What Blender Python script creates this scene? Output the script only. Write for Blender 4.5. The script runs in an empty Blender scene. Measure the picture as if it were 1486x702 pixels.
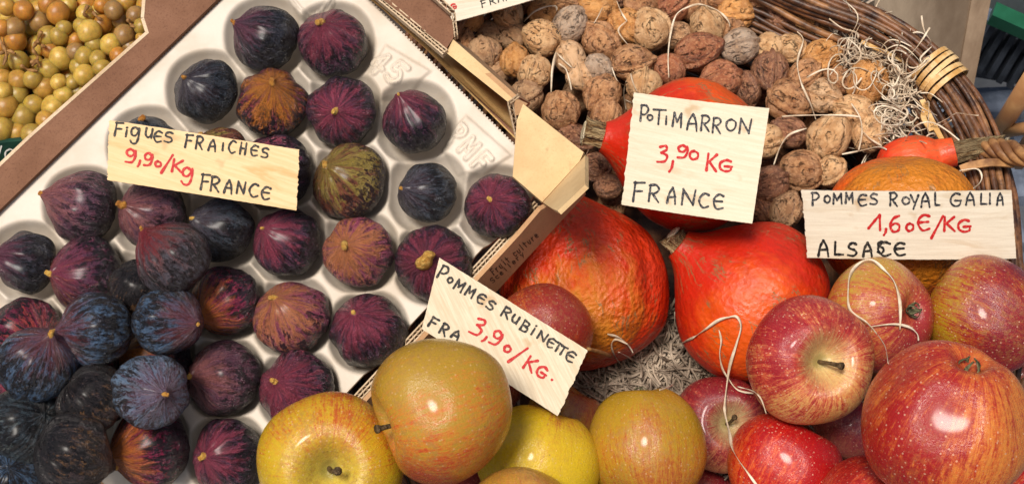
import bpy, bmesh, math, random
import numpy as np
from mathutils import Vector, Matrix, noise, Quaternion
R_ = math.radians
random.seed(7)
scn = bpy.context.scene
COL = scn.collection

# ------------------------------------------------------------------ camera
PITCH = R_(55.0)
CAM = Vector((0, 0, 1.54))
FWD = Vector((0, math.cos(PITCH), -math.sin(PITCH)))
UP = Vector((0, math.sin(PITCH), math.cos(PITCH)))
RT = Vector((1, 0, 0))
FPX = 2041.0
cam_d = bpy.data.cameras.new('camera')
cam = bpy.data.objects.new('camera', cam_d)
COL.objects.link(cam)
cam.location = CAM
cam.rotation_euler = (math.pi/2 - PITCH, 0, 0)
cam_d.sensor_width = 36
cam_d.lens = 36*FPX/1486.0
cam_d.clip_start = 0.02
cam_d.clip_end = 400
cam_d.dof.use_dof = True
cam_d.dof.focus_distance = 0.90
cam_d.dof.aperture_fstop = 32
scn.camera = cam
# ------------------------------------------------------------------ world, sun
L = (RT*-0.22 + UP*0.33 - FWD*0.92).normalized()      # direction to the sun
elev = math.asin(L.z)
az = math.atan2(L.x, L.y)
w = bpy.data.worlds.new('World')
scn.world = w
w.use_nodes = True
wn = w.node_tree
sky = wn.nodes.new('ShaderNodeTexSky')
sky.sky_type = 'NISHITA'
sky.sun_disc = False
sky.sun_elevation = elev
sky.sun_rotation = az
sky.dust_density = 4.0
sky.air_density = 1.0
bg = wn.nodes['Background']
bg.inputs['Strength'].default_value = 0.115
tint = wn.nodes.new('ShaderNodeMix'); tint.data_type = 'RGBA'; tint.blend_type = 'MULTIPLY'
tint.inputs[0].default_value = 1.0; tint.inputs[7].default_value = (1.0, 0.93, 0.84, 1)      # added warm tint over the sky colour, cuts its blue fill
wn.links.new(sky.outputs[0], tint.inputs[6]); wn.links.new(tint.outputs[2], bg.inputs['Color'])
sd = bpy.data.lights.new('sun', 'SUN')
sd.energy = 3.7
sd.angle = R_(15)
sd.color = (1, 0.94, 0.86)
sun = bpy.data.objects.new('sun', sd)
COL.objects.link(sun)
sun.rotation_euler = L.to_track_quat('Z', 'Y').to_euler()
sun.location = (0, 0, 5)
scn.view_settings.view_transform = 'Standard'
scn.view_settings.look = 'None'
scn.view_settings.exposure = 0.0
scn.view_settings.gamma = 1

# ------------------------------------------------------------------ helpers
def ray(px, py):
    return FWD + RT*((px-743)/FPX) + UP*((351-py)/FPX)
def W(px, py, d):
    return CAM + ray(px, py)*d
def tray_d(py, off=0.0):          # distance of the tray surface, off = height above it
    return 0.90/(1-(351-py)/FPX*math.tan(R_(12))) - off
def TW(px, py, off=0.0):
    return W(px, py, tray_d(py, off))
TANB = math.tan(R_(25))
def nut_d(py):
    return 1.01/(1-(351-py)/FPX*TANB)
def rim_d(py):
    return 0.985/(1-(351-py)/FPX*TANB)
BN = (-FWD*math.cos(R_(25)) + UP*-math.sin(R_(25))).normalized()   # placeholder, fixed below
_a = W(743, 351, rim_d(351)); _b = W(1000, 351, rim_d(351)); _c = W(743, 100, rim_d(100))
BN = (_b-_a).cross(_c-_a).normalized()      # basket plane normal (towards the camera)
_a = TW(743, 351); _b = TW(1000, 351); _c = TW(743, 100)
TN = (_b-_a).cross(_c-_a).normalized()      # tray plane normal
def camdir(x, y, z):                         # picture right, picture up, towards the camera
    return (RT*x + UP*y - FWD*z).normalized()

def tag(o, label=None, cat=None, group=None, kind=None):
    if label: o['label'] = label
    if cat: o['category'] = cat
    if group: o['group'] = group
    if kind: o['kind'] = kind
    return o
def empty(name, loc=(0, 0, 0)):
    o = bpy.data.objects.new(name, None)
    o.location = loc
    o.empty_display_size = 0.01
    COL.objects.link(o)
    return o
def mesh_from(name, vs, fs, m=None, smooth=True):
    me = bpy.data.meshes.new(name)
    me.from_pydata([tuple(v) for v in vs], [], fs)
    if smooth:
        me.polygons.foreach_set('use_smooth', [True]*len(me.polygons))
    if m: me.materials.append(m)
    me.update()
    return me
def obj(name, me, parent=None):
    o = bpy.data.objects.new(name, me)
    COL.objects.link(o)
    if parent: o.parent = parent
    return o

class MB:
    def __init__(s): s.v = []; s.f = []
    def add(s, vs, fs):
        n = len(s.v); s.v += [Vector(v) for v in vs]; s.f += [tuple(i+n for i in f) for f in fs]
    def prism(s, front, back):
        n = len(front)
        s.add(list(front)+list(back), [tuple(range(n)), tuple(reversed(range(n, 2*n)))] +
              [(i, i+n, (i+1) % n+n, (i+1) % n) for i in range(n)])
    def tube(s, pts, rad, k=6, closed=False, caps=True):
        pts = [Vector(p) for p in pts]; n = len(pts)
        if not hasattr(rad, '__len__'): rad = [rad]*n
        ref = Vector((0.3, 0.5, 0.8)).normalized()
        base = len(s.v)
        for i, p in enumerate(pts):
            if closed: t = pts[(i+1) % n]-pts[(i-1) % n]
            else: t = pts[min(i+1, n-1)]-pts[max(i-1, 0)]
            t = t.normalized() if t.length > 1e-9 else Vector((0, 0, 1))
            a = ref - t*ref.dot(t)
            if a.length < 1e-3: a = t.orthogonal()
            a.normalize(); b = t.cross(a); ref = a
            for j in range(k):
                an = 2*math.pi*j/k
                s.v.append(p + (a*math.cos(an)+b*math.sin(an))*rad[i])
        m = n if closed else n-1
        for i in range(m):
            for j in range(k):
                s.f.append((base+i*k+j, base+i*k+(j+1) % k, base+((i+1) % n)*k+(j+1) % k, base+((i+1) % n)*k+j))
        if not closed and caps:
            s.f.append(tuple(base+j for j in reversed(range(k))))
            s.f.append(tuple(base+(n-1)*k+j for j in range(k)))
    def ribbon(s, pts, nrm, wd, th=0.0003):
        """flat strip with a little thickness; nrm list of face normals"""
        n = len(pts); base = len(s.v)
        for i, p in enumerate(pts):
            t = (pts[min(i+1, n-1)]-pts[max(i-1, 0)])
            t = t.normalized() if t.length > 1e-9 else Vector((1, 0, 0))
            nn = nrm[i]; sd_ = t.cross(nn)
            sd_ = sd_.normalized() if sd_.length > 1e-6 else t.orthogonal().normalized()
            nn = sd_.cross(t).normalized()
            ww = wd[i] if hasattr(wd, '__len__') else wd
            for a, b in ((-1, 1), (1, 1), (1, -1), (-1, -1)):
                s.v.append(p + sd_*(a*ww/2) + nn*(b*th/2))
        for i in range(n-1):
            for j in range(4):
                s.f.append((base+i*4+j, base+i*4+(j+1) % 4, base+i*4+4+(j+1) % 4, base+i*4+4+j))
        s.f.append((base+3, base+2, base+1, base)); e = base+(n-1)*4
        s.f.append((e, e+1, e+2, e+3))
    def mesh(s, name, m, smooth=False):
        me = mesh_from(name, s.v, s.f, m, smooth)
        return me
    def build(s, name, m, parent=None, smooth=False):
        return obj(name, s.mesh(name, m, smooth), parent)

def catmull(pts, n=8, closed=False):
    out = []; N = len(pts)
    if N < 3 and not closed:
        return [Vector(pts[0]).lerp(Vector(pts[-1]), i/n) for i in range(n+1)]
    P = [Vector(p) for p in pts]
    segs = N if closed else N-1
    for i in range(segs):
        if closed: a, b, c, d = P[(i-1) % N], P[i], P[(i+1) % N], P[(i+2) % N]
        else: a, b, c, d = P[max(i-1, 0)], P[i], P[i+1], P[min(i+2, N-1)]
        for j in range(n):
            t = j/n
            out.append(0.5*((2*b)+(c-a)*t+(2*a-5*b+4*c-d)*t*t+(3*b-a-3*c+d)*t*t*t))
    if not closed: out.append(P[-1])
    return out

# ------------------------------------------------------------------ node helper
class NT:
    def __init__(s, name):
        s.m = bpy.data.materials.new(name); s.m.use_nodes = True
        s.t = s.m.node_tree; s.b = s.t.nodes['Principled BSDF']
        s._tc = None
    def n(s, ty, **kw):
        x = s.t.nodes.new(ty)
        for k, v in kw.items(): setattr(x, k, v)
        return x
    def l(s, a, b): s.t.links.new(a, b)
    def setin(s, sock, v):
        if hasattr(v, 'links'): s.l(v, sock)
        elif isinstance(v, (tuple, list)) and len(v) == 3 and sock.type == 'RGBA': sock.default_value = (*v, 1)
        else: sock.default_value = v
    def obj(s):
        if not s._tc: s._tc = s.n('ShaderNodeTexCoord')
        return s._tc.outputs['Object']
    def math(s, op, a, b=0.0, clamp=False):
        x = s.n('ShaderNodeMath', operation=op, use_clamp=clamp); s.setin(x.inputs[0], a); s.setin(x.inputs[1], b); return x.outputs[0]
    def vm(s, op, a, b=(0, 0, 0), scale=None):
        x = s.n('ShaderNodeVectorMath', operation=op); s.setin(x.inputs[0], a)
        if op != 'NORMALIZE' and op != 'LENGTH' and op != 'SCALE': s.setin(x.inputs[1], b)
        if scale is not None: s.setin(x.inputs['Scale'], scale)
        return x.outputs['Value'] if op in ('DOT_PRODUCT', 'LENGTH') else x.outputs[0]
    def noise(s, vec, scale, detail=3, rough=0.55, dist=0.0):
        x = s.n('ShaderNodeTexNoise'); s.l(vec, x.inputs['Vector'])
        x.inputs['Scale'].default_value = scale; x.inputs['Detail'].default_value = detail
        x.inputs['Roughness'].default_value = rough; x.inputs['Distortion'].default_value = dist
        return x.outputs['Fac']
    def voro(s, vec, scale, feature='F1', rnd=1.0):
        x = s.n('ShaderNodeTexVoronoi', feature=feature); s.l(vec, x.inputs['Vector'])
        x.inputs['Scale'].default_value = scale; x.inputs['Randomness'].default_value = rnd
        return x
    def ramp(s, fac, stops, interp='LINEAR'):
        x = s.n('ShaderNodeValToRGB'); s.l(fac, x.inputs[0]); x.color_ramp.interpolation = interp
        e = x.color_ramp.elements
        while len(e) < len(stops): e.new(0.5)
        for i, (p, c) in enumerate(stops):
            e[i].position = p
            e[i].color = (*c, 1) if hasattr(c, '__len__') else (c, c, c, 1)
        return x.outputs[0]
    def mapr(s, v, a, b, c=0.0, d=1.0):
        x = s.n('ShaderNodeMapRange', interpolation_type='SMOOTHSTEP'); s.setin(x.inputs[0], v)
        for i, q in enumerate((a, b, c, d)): s.setin(x.inputs[i+1], q)
        return x.outputs[0]
    def mix(s, f, a, b, mode='MIX'):
        x = s.n('ShaderNodeMix', data_type='RGBA', blend_type=mode)
        s.setin(x.inputs[0], f); s.setin(x.inputs[6], a); s.setin(x.inputs[7], b)
        return x.outputs[2]
    def attr(s, name):
        x = s.n('ShaderNodeAttribute', attribute_type='OBJECT', attribute_name=name)
        return x
    def rnd(s):
        return s.n('ShaderNodeObjectInfo').outputs['Random']
    def bump(s, h, strength=0.3, dist=0.01, prev=None):
        x = s.n('ShaderNodeBump'); s.l(h, x.inputs['Height'])
        x.inputs['Strength'].default_value = strength; x.inputs['Distance'].default_value = dist
        if prev: s.l(prev, x.inputs['Normal'])
        return x.outputs[0]
    def out(s, col=None, rough=None, nrm=None, spec=None, **kw):
        if col is not None: s.setin(s.b.inputs['Base Color'], col)
        if rough is not None: s.setin(s.b.inputs['Roughness'], rough)
        if nrm is not None: s.l(nrm, s.b.inputs['Normal'])
        if spec is not None: s.setin(s.b.inputs['Specular IOR Level'], spec)
        for k, v in kw.items(): s.setin(s.b.inputs[k.replace('_', ' ')], v)
        return s.m

def jitter_vec(s, amt=37.0):
    """object coordinates shifted by the object's own random number"""
    cx = s.n('ShaderNodeCombineXYZ'); r = s.math('MULTIPLY', s.rnd(), amt)
    s.l(r, cx.inputs[0]); s.l(r, cx.inputs[2])
    return s.vm('ADD', s.obj(), cx.outputs[0]), r
def meridian(s, k, kz, r, wk=0.35):
    """coordinates that run in streaks from pole to pole"""
    o = s.obj()
    sx = s.n('ShaderNodeSeparateXYZ'); s.l(o, sx.inputs[0])
    cx = s.n('ShaderNodeCombineXYZ'); s.l(sx.outputs[0], cx.inputs[0]); s.l(sx.outputs[1], cx.inputs[1])
    h = s.vm('NORMALIZE', cx.outputs[0])
    h = s.vm('SCALE', h, scale=k)
    cz = s.n('ShaderNodeCombineXYZ'); s.l(s.math('ADD', s.math('MULTIPLY', sx.outputs[2], kz), r), cz.inputs[2])
    n = s.noise(s.obj(), 2.5, 2)
    wob = s.n('ShaderNodeCombineXYZ'); s.l(s.math('MULTIPLY', n, k*wk), wob.inputs[0]); s.l(s.math('MULTIPLY', n, -k*wk*.7), wob.inputs[1])
    return s.vm('ADD', s.vm('ADD', h, cz.outputs[0]), wob.outputs[0]), sx.outputs[2]

# ------------------------------------------------------------------ fruit materials
def mat_fig():
    s = NT('fig_skin')
    v, r = jitter_vec(s)
    mv, z = meridian(s, 3.2, 0.9, r)
    ca, cb, cc = s.attr('ca').outputs['Color'], s.attr('cb').outputs['Color'], s.attr('cc').outputs['Color']
    amt = s.attr('amt').outputs['Fac']; bl = s.attr('bloom').outputs['Fac']
    pd = s.attr('pd').outputs['Vector']
    streak = s.mapr(s.noise(mv, 1.6, 5, 0.62), 0.25, 0.75)
    fine = s.noise(mv, 5.0, 4, 0.7)
    big = s.noise(v, 1.3, 3, 0.5)
    # side of the patch of lighter colour
    side = s.vm('DOT_PRODUCT', s.vm('NORMALIZE', s.obj()), pd)
    sel = s.math('ADD', s.math('MULTIPLY', side, 0.55), s.math('MULTIPLY', s.math('SUBTRACT', streak, 0.5), 1.7))
    sel = s.math('ADD', sel, s.math('MULTIPLY', s.math('SUBTRACT', big, 0.5), 0.8))
    sel = s.math('ADD', sel, s.math('MULTIPLY', s.math('SUBTRACT', fine, 0.5), 0.5))
    th = s.math('SUBTRACT', 0.85, amt)
    lightm = s.mapr(sel, s.math('SUBTRACT', th, 0.33), s.math('ADD', th, 0.28))
    col = s.mix(lightm, cb, ca)
    # dark wrinkled streaks
    dk = s.noise(mv, 2.6, 6, 0.72)
    brk = s.noise(v, 5.5, 5, 0.7)
    dsel = s.math('ADD', s.math('MULTIPLY', dk, 0.6), s.math('MULTIPLY', brk, 0.4))
    dsel = s.math('ADD', dsel, s.math('MULTIPLY', z, -0.10))
    dm = s.mapr(dsel, s.math('SUBTRACT', 0.515, s.math('MULTIPLY', s.attr('dark').outputs['Fac'], 0.10)), s.math('SUBTRACT', 0.55, s.math('MULTIPLY', s.attr('dark').outputs['Fac'], 0.10)))
    col = s.mix(dm, col, cc)
    # waxy bloom, with the blue sky reflection painted into its colour
    bn = s.mapr(s.math('ADD', s.noise(v, 2.2, 6, 0.75), s.math('MULTIPLY', s.math('SUBTRACT', 0.5, dk), 1.3)), 0.42, 0.66)
    lw = s.n('ShaderNodeTexNoise')
    bcol = s.attr('cbl').outputs['Color']
    col = s.mix(s.math('MULTIPLY', bn, bl), col, bcol)
    sp = s.voro(v, 21)
    dot = s.mapr(sp.outputs['Distance'], 0.15, 0.08)
    dot = s.math('MULTIPLY', dot, s.mapr(s.noise(v, 3, 1), 0.42, 0.55))
    scr = s.math('MULTIPLY', s.mapr(s.noise(v, 20, 4, 0.8), 0.55, 0.63), 0.26)
    col = s.mix(scr, col, s.mix(0.6, col, (0.50, 0.36, 0.38)))
    blk = s.mapr(s.noise(v, 9, 5, 0.8), 0.50, 0.54)
    blk = s.math('MULTIPLY', blk, s.mapr(s.noise(mv, 1.7, 3), 0.44, 0.58))
    col = s.mix(s.math('MULTIPLY', blk, 0.8), col, cc)
    col = s.mix(s.math('MULTIPLY', dot, 0.6), col, (0.50, 0.38, 0.34))
    neck = s.mapr(s.math('ADD', z, s.math('ADD', s.math('MULTIPLY', s.math('SUBTRACT', fine, 0.5), 0.9), s.math('MULTIPLY', s.math('SUBTRACT', streak, 0.5), 0.7))), 0.30, 1.08)
    col = s.mix(s.math('MULTIPLY', neck, s.attr('nk').outputs['Fac']), col, s.attr('cn').outputs['Color'])
    b1 = s.bump(s.math('SUBTRACT', s.math('MULTIPLY', streak, 0.25), s.math('MULTIPLY', s.mapr(dk, 0.3, 0.7), -0.5)), 0.8, 0.12)
    b2 = s.bump(s.noise(v, 22, 5, 0.7), 0.34, 0.035, b1)
    rough = s.mapr(brk, 0.38, 0.62, 0.20, 0.46)
    return s.out(col, rough, b2, 0.5, Coat_Weight=0.2, Coat_Roughness=0.25)

def mat_apple():
    s = NT('apple_skin')
    v, r = jitter_vec(s)
    mv, z = meridian(s, 7.5, 0.7, r, 0.10)
    ca, cb, cc = s.attr('ca').outputs['Color'], s.attr('cb').outputs['Color'], s.attr('cc').outputs['Color']
    amt = s.attr('amt').outputs['Fac']; pd = s.attr('pd').outputs['Vector']; rus = s.attr('russet').outputs['Fac']
    st = s.noise(mv, 1.5, 6, 0.7)
    fs = s.noise(mv, 6.5, 4, 0.65)
    big = s.noise(v, 1.1, 4, 0.6)
    side = s.vm('DOT_PRODUCT', s.vm('NORMALIZE', s.obj()), pd)
    sel = s.math('ADD', s.math('MULTIPLY', side, 0.5), s.math('MULTIPLY', s.math('SUBTRACT', st, 0.5), 1.5))
    sel = s.math('ADD', sel, s.math('MULTIPLY', s.math('SUBTRACT', fs, 0.5), 1.7))
    sel = s.math('ADD', sel, s.math('MULTIPLY', s.math('SUBTRACT', big, 0.5), 1.4))
    sel = s.math('ADD', sel, s.math('MULTIPLY', s.math('SUBTRACT', s.noise(v, 18, 4, 0.75), 0.5), 1.3))
    th = s.math('SUBTRACT', 0.42, amt)
    m1 = s.mapr(sel, s.math('SUBTRACT', th, 0.42), s.math('ADD', th, 0.38))
    col = s.mix(m1, ca, cb)
    m2 = s.mapr(s.math('ADD', sel, s.math('MULTIPLY', s.math('SUBTRACT', s.noise(v, 3.0, 5, 0.7), 0.5), 1.0)), s.math('ADD', th, 0.0), s.math('ADD', th, 0.65))
    col = s.mix(m2, col, cc)
    # pale area round the stem
    ox = s.n('ShaderNodeSeparateXYZ'); s.l(s.vm('NORMALIZE', s.obj()), ox.inputs[0])
    pole = s.mapr(s.math('ADD', ox.outputs[2], s.math('MULTIPLY', s.math('SUBTRACT', fs, 0.5), 0.45)), 0.80, 1.02)
    col = s.mix(s.math('MULTIPLY', pole, s.attr('polea').outputs['Fac']), col, s.attr('cp').outputs['Color'])
    deep = s.mapr(s.vm('LENGTH', s.obj()), 0.52, 0.40)
    col = s.mix(s.math('MULTIPLY', deep, 0.65), col, (0.16, 0.13, 0.03))
    # russet mottling
    ru = s.mapr(s.noise(v, 11, 6, 0.8), 0.47, 0.58)
    ru = s.math('MULTIPLY', ru, s.mapr(s.noise(v, 1.6, 3), 0.36, 0.6))
    col = s.mix(s.math('MULTIPLY', ru, rus), col, (0.30, 0.15, 0.028))
    # lenticels
    vo = s.voro(v, 12)
    dot = s.mapr(vo.outputs['Distance'], 0.19, 0.12)
    vs = s.voro(v, 24); dot2 = s.math('MULTIPLY', s.mapr(vs.outputs['Distance'], 0.17, 0.11), 0.6)
    dot = s.math('MAXIMUM', dot, dot2)
    col = s.mix(s.math('MULTIPLY', dot, s.attr('dots').outputs['Fac']), col, (0.75, 0.50, 0.33))
    br = s.math('MULTIPLY', s.mapr(s.voro(v, 6.3).outputs['Distance'], 0.10, 0.05), s.mapr(s.noise(v, 2, 2), 0.5, 0.6))
    col = s.mix(s.math('MULTIPLY', br, 0.6), col, (0.10, 0.045, 0.02))
    b = s.bump(s.math('ADD', s.noise(v, 30, 4, 0.7), s.math('MULTIPLY', fs, 0.4)), 0.22, 0.014)
    return s.out(col, s.mapr(ru, 0, 1, 0.27, 0.48), b, 0.45, Coat_Weight=0.25, Coat_Roughness=0.14)

def mat_pumpkin():
    s = NT('pumpkin_skin')
    v, r = jitter_vec(s)
    mv, z = meridian(s, 2.2, 0.5, r)
    ca, cb = s.attr('ca').outputs['Color'], s.attr('cb').outputs['Color']
    pd = s.attr('pd').outputs['Vector']; amt = s.attr('amt').outputs['Fac']
    side = s.vm('DOT_PRODUCT', s.vm('NORMALIZE', s.obj()), pd)
    big = s.noise(v, 1.4, 5, 0.6); st = s.noise(mv, 1.8, 5, 0.65)
    sel = s.math('ADD', s.math('MULTIPLY', side, 0.9), s.math('ADD', s.math('SUBTRACT', big, 0.5), s.math('MULTIPLY', s.math('SUBTRACT', st, 0.5), 0.9)))
    th = s.math('SUBTRACT', 1.0, amt)
    m = s.mapr(sel, s.math('SUBTRACT', th, 0.25), s.math('ADD', th, 0.25))
    col = s.mix(m, ca, cb)
    dark = s.mapr(s.noise(v, 3.2, 5, 0.65), 0.48, 0.66)
    col = s.mix(s.math('MULTIPLY', dark, 0.5), col, s.mix(0.75, col, (0.30, 0.02, 0.002), 'MIX'))
    # scars and scuffs
    sc = s.noise(mv, 2.4, 6, 0.6)
    scar = s.mapr(s.math('ABSOLUTE', s.math('SUBTRACT', sc, 0.5)), 0.02, 0.005)
    scar = s.math('MULTIPLY', scar, s.mapr(s.noise(v, 1.9, 3), 0.48, 0.56))
    col = s.mix(s.math('MULTIPLY', scar, 0.85), col, (0.22, 0.13, 0.05))
    scf = s.math('MULTIPLY', s.mapr(s.noise(v, 17, 6, 0.8), 0.56, 0.70), s.mapr(s.noise(v, 2.2, 3), 0.5, 0.66))
    col = s.mix(s.math('MULTIPLY', scf, s.attr('scuff').outputs['Fac']), col, (0.26, 0.12, 0.045))
    fl = s.mapr(s.voro(v, 19).outputs['Distance'], 0.10, 0.05)
    col = s.mix(s.math('MULTIPLY', fl, 0.25), col, (0.8, 0.36, 0.08))
    h = s.voro(v, 15).outputs['Distance']
    b = s.bump(s.math('MULTIPLY', s.math('ADD', s.math('MULTIPLY', s.noise(v, 9, 5, 0.65), 0.9), s.math('MULTIPLY', h, 0.35)), s.math('MULTIPLY', s.attr('scuff').outputs['Fac'], s.attr('scuff').outputs['Fac'])), 0.42, 0.045)
    b2 = s.bump(st, 0.07, 0.03, b)
    return s.out(col, s.mapr(s.noise(v, 6, 3), 0.3, 0.7, 0.30, 0.50), b2, 0.45)

def mat_walnut():
    s = NT('walnut_shell')
    v, r = jitter_vec(s)
    ca, cb = s.attr('ca').outputs['Color'], s.attr('cb').outputs['Color']
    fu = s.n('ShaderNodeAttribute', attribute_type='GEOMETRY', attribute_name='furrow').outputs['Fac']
    n1 = s.noise(v, 2.0, 5, 0.65)
    mv, z = meridian(s, 5.0, 1.6, r)
    pit = s.noise(mv, 1.4, 3, 0.6)
    pitm = s.math('MULTIPLY', s.mapr(pit, 0.60, 0.63), s.mapr(s.noise(v, 1.3, 2), 0.42, 0.5))
    pitm = s.math('MULTIPLY', pitm, s.attr('pits').outputs['Fac'])
    col = s.mix(s.mapr(n1, 0.38, 0.62), cb, ca)
    ch = s.mapr(s.noise(v, 8, 6, 0.75), 0.5, 0.62)
    col = s.mix(s.math('MULTIPLY', ch, 0.35), col, (0.74, 0.44, 0.22))
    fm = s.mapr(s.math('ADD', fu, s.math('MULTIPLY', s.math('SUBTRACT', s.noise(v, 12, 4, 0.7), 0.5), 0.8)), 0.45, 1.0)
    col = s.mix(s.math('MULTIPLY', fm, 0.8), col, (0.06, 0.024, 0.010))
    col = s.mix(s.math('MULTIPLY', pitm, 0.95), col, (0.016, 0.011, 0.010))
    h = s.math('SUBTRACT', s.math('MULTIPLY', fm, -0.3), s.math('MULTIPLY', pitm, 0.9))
    b = s.bump(h, 0.8, 0.07)
    b2 = s.bump(s.noise(v, 13, 5, 0.7), 0.45, 0.06, b)
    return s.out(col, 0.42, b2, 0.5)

def mat_grape():
    s = NT('grape_skin')
    v, r = jitter_vec(s)
    c = s.mix(s.mapr(s.noise(v, 1.3, 4, 0.6), 0.35, 0.65), s.attr('ca').outputs['Color'], s.attr('cb').outputs['Color'])
    c = s.mix(s.math('MULTIPLY', s.mapr(s.noise(v, 6, 6, 0.8), 0.5, 0.66), 0.38), c, (0.16, 0.065, 0.015))
    sp = s.mapr(s.voro(v, 3.4).outputs['Distance'], 0.10, 0.05)
    c = s.mix(s.math('MULTIPLY', sp, 0.8), c, (0.05, 0.025, 0.01))
    dust = s.mapr(s.noise(v, 16, 5, 0.8), 0.42, 0.72)
    c = s.mix(s.math('MULTIPLY', dust, 0.28), c, (0.56, 0.44, 0.26))
    b = s.bump(s.noise(v, 9, 4, 0.7), 0.10, 0.03)
    m = s.out(c, 0.33, b, 0.45)
    s.b.inputs['Subsurface Weight'].default_value = 0.8
    s.b.inputs['Transmission Weight'].default_value = 0.25
    s.b.inputs['Subsurface Radius'].default_value = (1.0, 0.55, 0.15)
    s.b.inputs['Subsurface Scale'].default_value = 0.009
    return m

def simple(name, c1, c2, scale=40, rough=0.6, bump=0.3, bd=0.001, stretch=None, spec=0.3, detail=4, lo=0.35, hi=0.65):
    s = NT(name)
    v = s.obj()
    if stretch:
        mp = s.n('ShaderNodeMapping'); s.l(v, mp.inputs[0]); mp.inputs['Scale'].default_value = stretch; v = mp.outputs[0]
    n = s.noise(v, scale, detail, 0.65)
    col = s.mix(s.mapr(n, lo, hi), c1, c2)
    return s.out(col, rough, s.bump(n, bump, bd), spec)

M = {}
M['fig'] = mat_fig(); M['apple'] = mat_apple(); M['pumpkin'] = mat_pumpkin(); M['walnut'] = mat_walnut(); M['grape'] = mat_grape()
def mat_figstem():
    s = NT('fig_stem'); n = s.noise(s.obj(), 11, 5, 0.7)
    a = s.mix(s.rnd(), (0.30, 0.08, 0.012), (0.70, 0.36, 0.06)); b_ = s.mix(s.rnd(), (0.62, 0.26, 0.04), (0.80, 0.58, 0.16))
    return s.out(s.mix(s.mapr(n, .35, .65), a, b_), 0.45, s.bump(n, 0.6, 0.05), 0.4)
M['fig_stem'] = mat_figstem()
M['fig_crack'] = simple('fig_crack', (0.55, 0.12, 0.01), (0.75, 0.35, 0.03), 9, 0.4, 0.3, 0.02)
M['apple_stem'] = simple('apple_stem', (0.05, 0.03, 0.012), (0.16, 0.10, 0.045), 7, 0.6, 0.5, 0.03)
M['calyx'] = simple('calyx', (0.05, 0.045, 0.02), (0.16, 0.16, 0.08), 9, 0.7, 0.5, 0.03)
M['cork'] = simple('pumpkin_stem', (0.26, 0.14, 0.05), (0.72, 0.54, 0.28), 4, 0.7, 0.9, 0.08, (3, 3, 0.8))
M['cork_end'] = simple('pumpkin_stem_end', (0.55, 0.42, 0.24), (0.75, 0.64, 0.45), 9, 0.8, 0.6, 0.05)
M['stalk'] = simple('grape_stalk', (0.16, 0.07, 0.02), (0.34, 0.18, 0.06), 200, 0.6, 0.5, 0.001)
M['straw'] = simple('straw', (0.46, 0.34, 0.22), (0.78, 0.68, 0.52), 60, 0.6, 0.2, 0.0004)
M['straw_grey'] = simple('straw_grey', (0.20, 0.15, 0.11), (0.50, 0.40, 0.30), 45, 0.6, 0.2, 0.0004)
M['ink'] = simple('black_ink', (0.006, 0.006, 0.007), (0.17, 0.14, 0.10), 800, 0.6, 0.1, 0.0002, None, .3, 5, .5, .72)
M['ink_blue'] = simple('blue_black_ink', (0.010, 0.012, 0.018), (0.26, 0.24, 0.22), 800, 0.6, 0.1, 0.0002, None, .3, 5, .47, .72)
M['red'] = simple('red_ink', (0.44, 0.006, 0.010), (0.66, 0.10, 0.07), 800, 0.6, 0.1, 0.0002, None, .3, 5, .48, .74)
M['print'] = simple('printed_ink', (0.03, 0.02, 0.015), (0.09, 0.05, 0.03), 500, 0.7, 0.1, 0.0002)

def mat_board(name, c1, c2, c3, ang, sc=1.0):
    """thin wooden price board: fine grain along one direction"""
    s = NT(name)
    mp = s.n('ShaderNodeMapping'); s.l(s.obj(), mp.inputs[0])
    mp.inputs['Rotation'].default_value = (0, 0, ang); 
    mp2 = s.n('ShaderNodeMapping'); s.l(mp.outputs[0], mp2.inputs[0]); mp2.inputs['Scale'].default_value = (9*sc, 160*sc, 20)
    g = s.noise(mp2.outputs[0], 3.2, 5, 0.65, 0.6)
    mp3 = s.n('ShaderNodeMapping'); s.l(mp.outputs[0], mp3.inputs[0]); mp3.inputs['Scale'].default_value = (6, 28, 10)
    g2 = s.noise(mp3.outputs[0], 2.5, 4, 0.6, 1.2)
    sp = s.noise(s.obj(), 900, 3, 0.7)
    col = s.mix(s.mapr(g, 0.35, 0.68), c1, c2)
    col = s.mix(s.math('MULTIPLY', s.mapr(g2, 0.54, 0.72), 0.75), col, c3)
    st = s.mapr(s.noise(s.obj(), 38, 3, 0.6), 0.62, 0.74)
    col = s.mix(s.math('MULTIPLY', st, 0.65), col, (0.44, 0.27, 0.12))
    col = s.mix(s.math('MULTIPLY', s.mapr(sp, 0.5, 0.75), 0.18), col, (0.45, 0.33, 0.2))
    b = s.bump(s.math('ADD', g, s.math('MULTIPLY', sp, 0.25)), 0.35, 0.0006)
    return s.out(col, 0.6, b, 0.25)
M['board_warm'] = mat_board('board_warm', (0.66, 0.46, 0.23), (0.74, 0.54, 0.30), (0.58, 0.33, 0.12), R_(8.5))
M['board_pale'] = mat_board('board_pale', (0.62, 0.53, 0.38), (0.70, 0.61, 0.46), (0.54, 0.42, 0.27), R_(6))
M['board_pale2'] = mat_board('board_pale_b', (0.62, 0.54, 0.42), (0.70, 0.63, 0.50), (0.56, 0.45, 0.31), 0)
M['board_cream'] = mat_board('board_cream', (0.58, 0.47, 0.32), (0.70, 0.60, 0.44), (0.55, 0.42, 0.26), R_(31), 1.3)
M['board_edge'] = simple('board_edge', (0.5, 0.36, 0.2), (0.75, 0.62, 0.42), 300, 0.8, 0.5, 0.0005)

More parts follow.
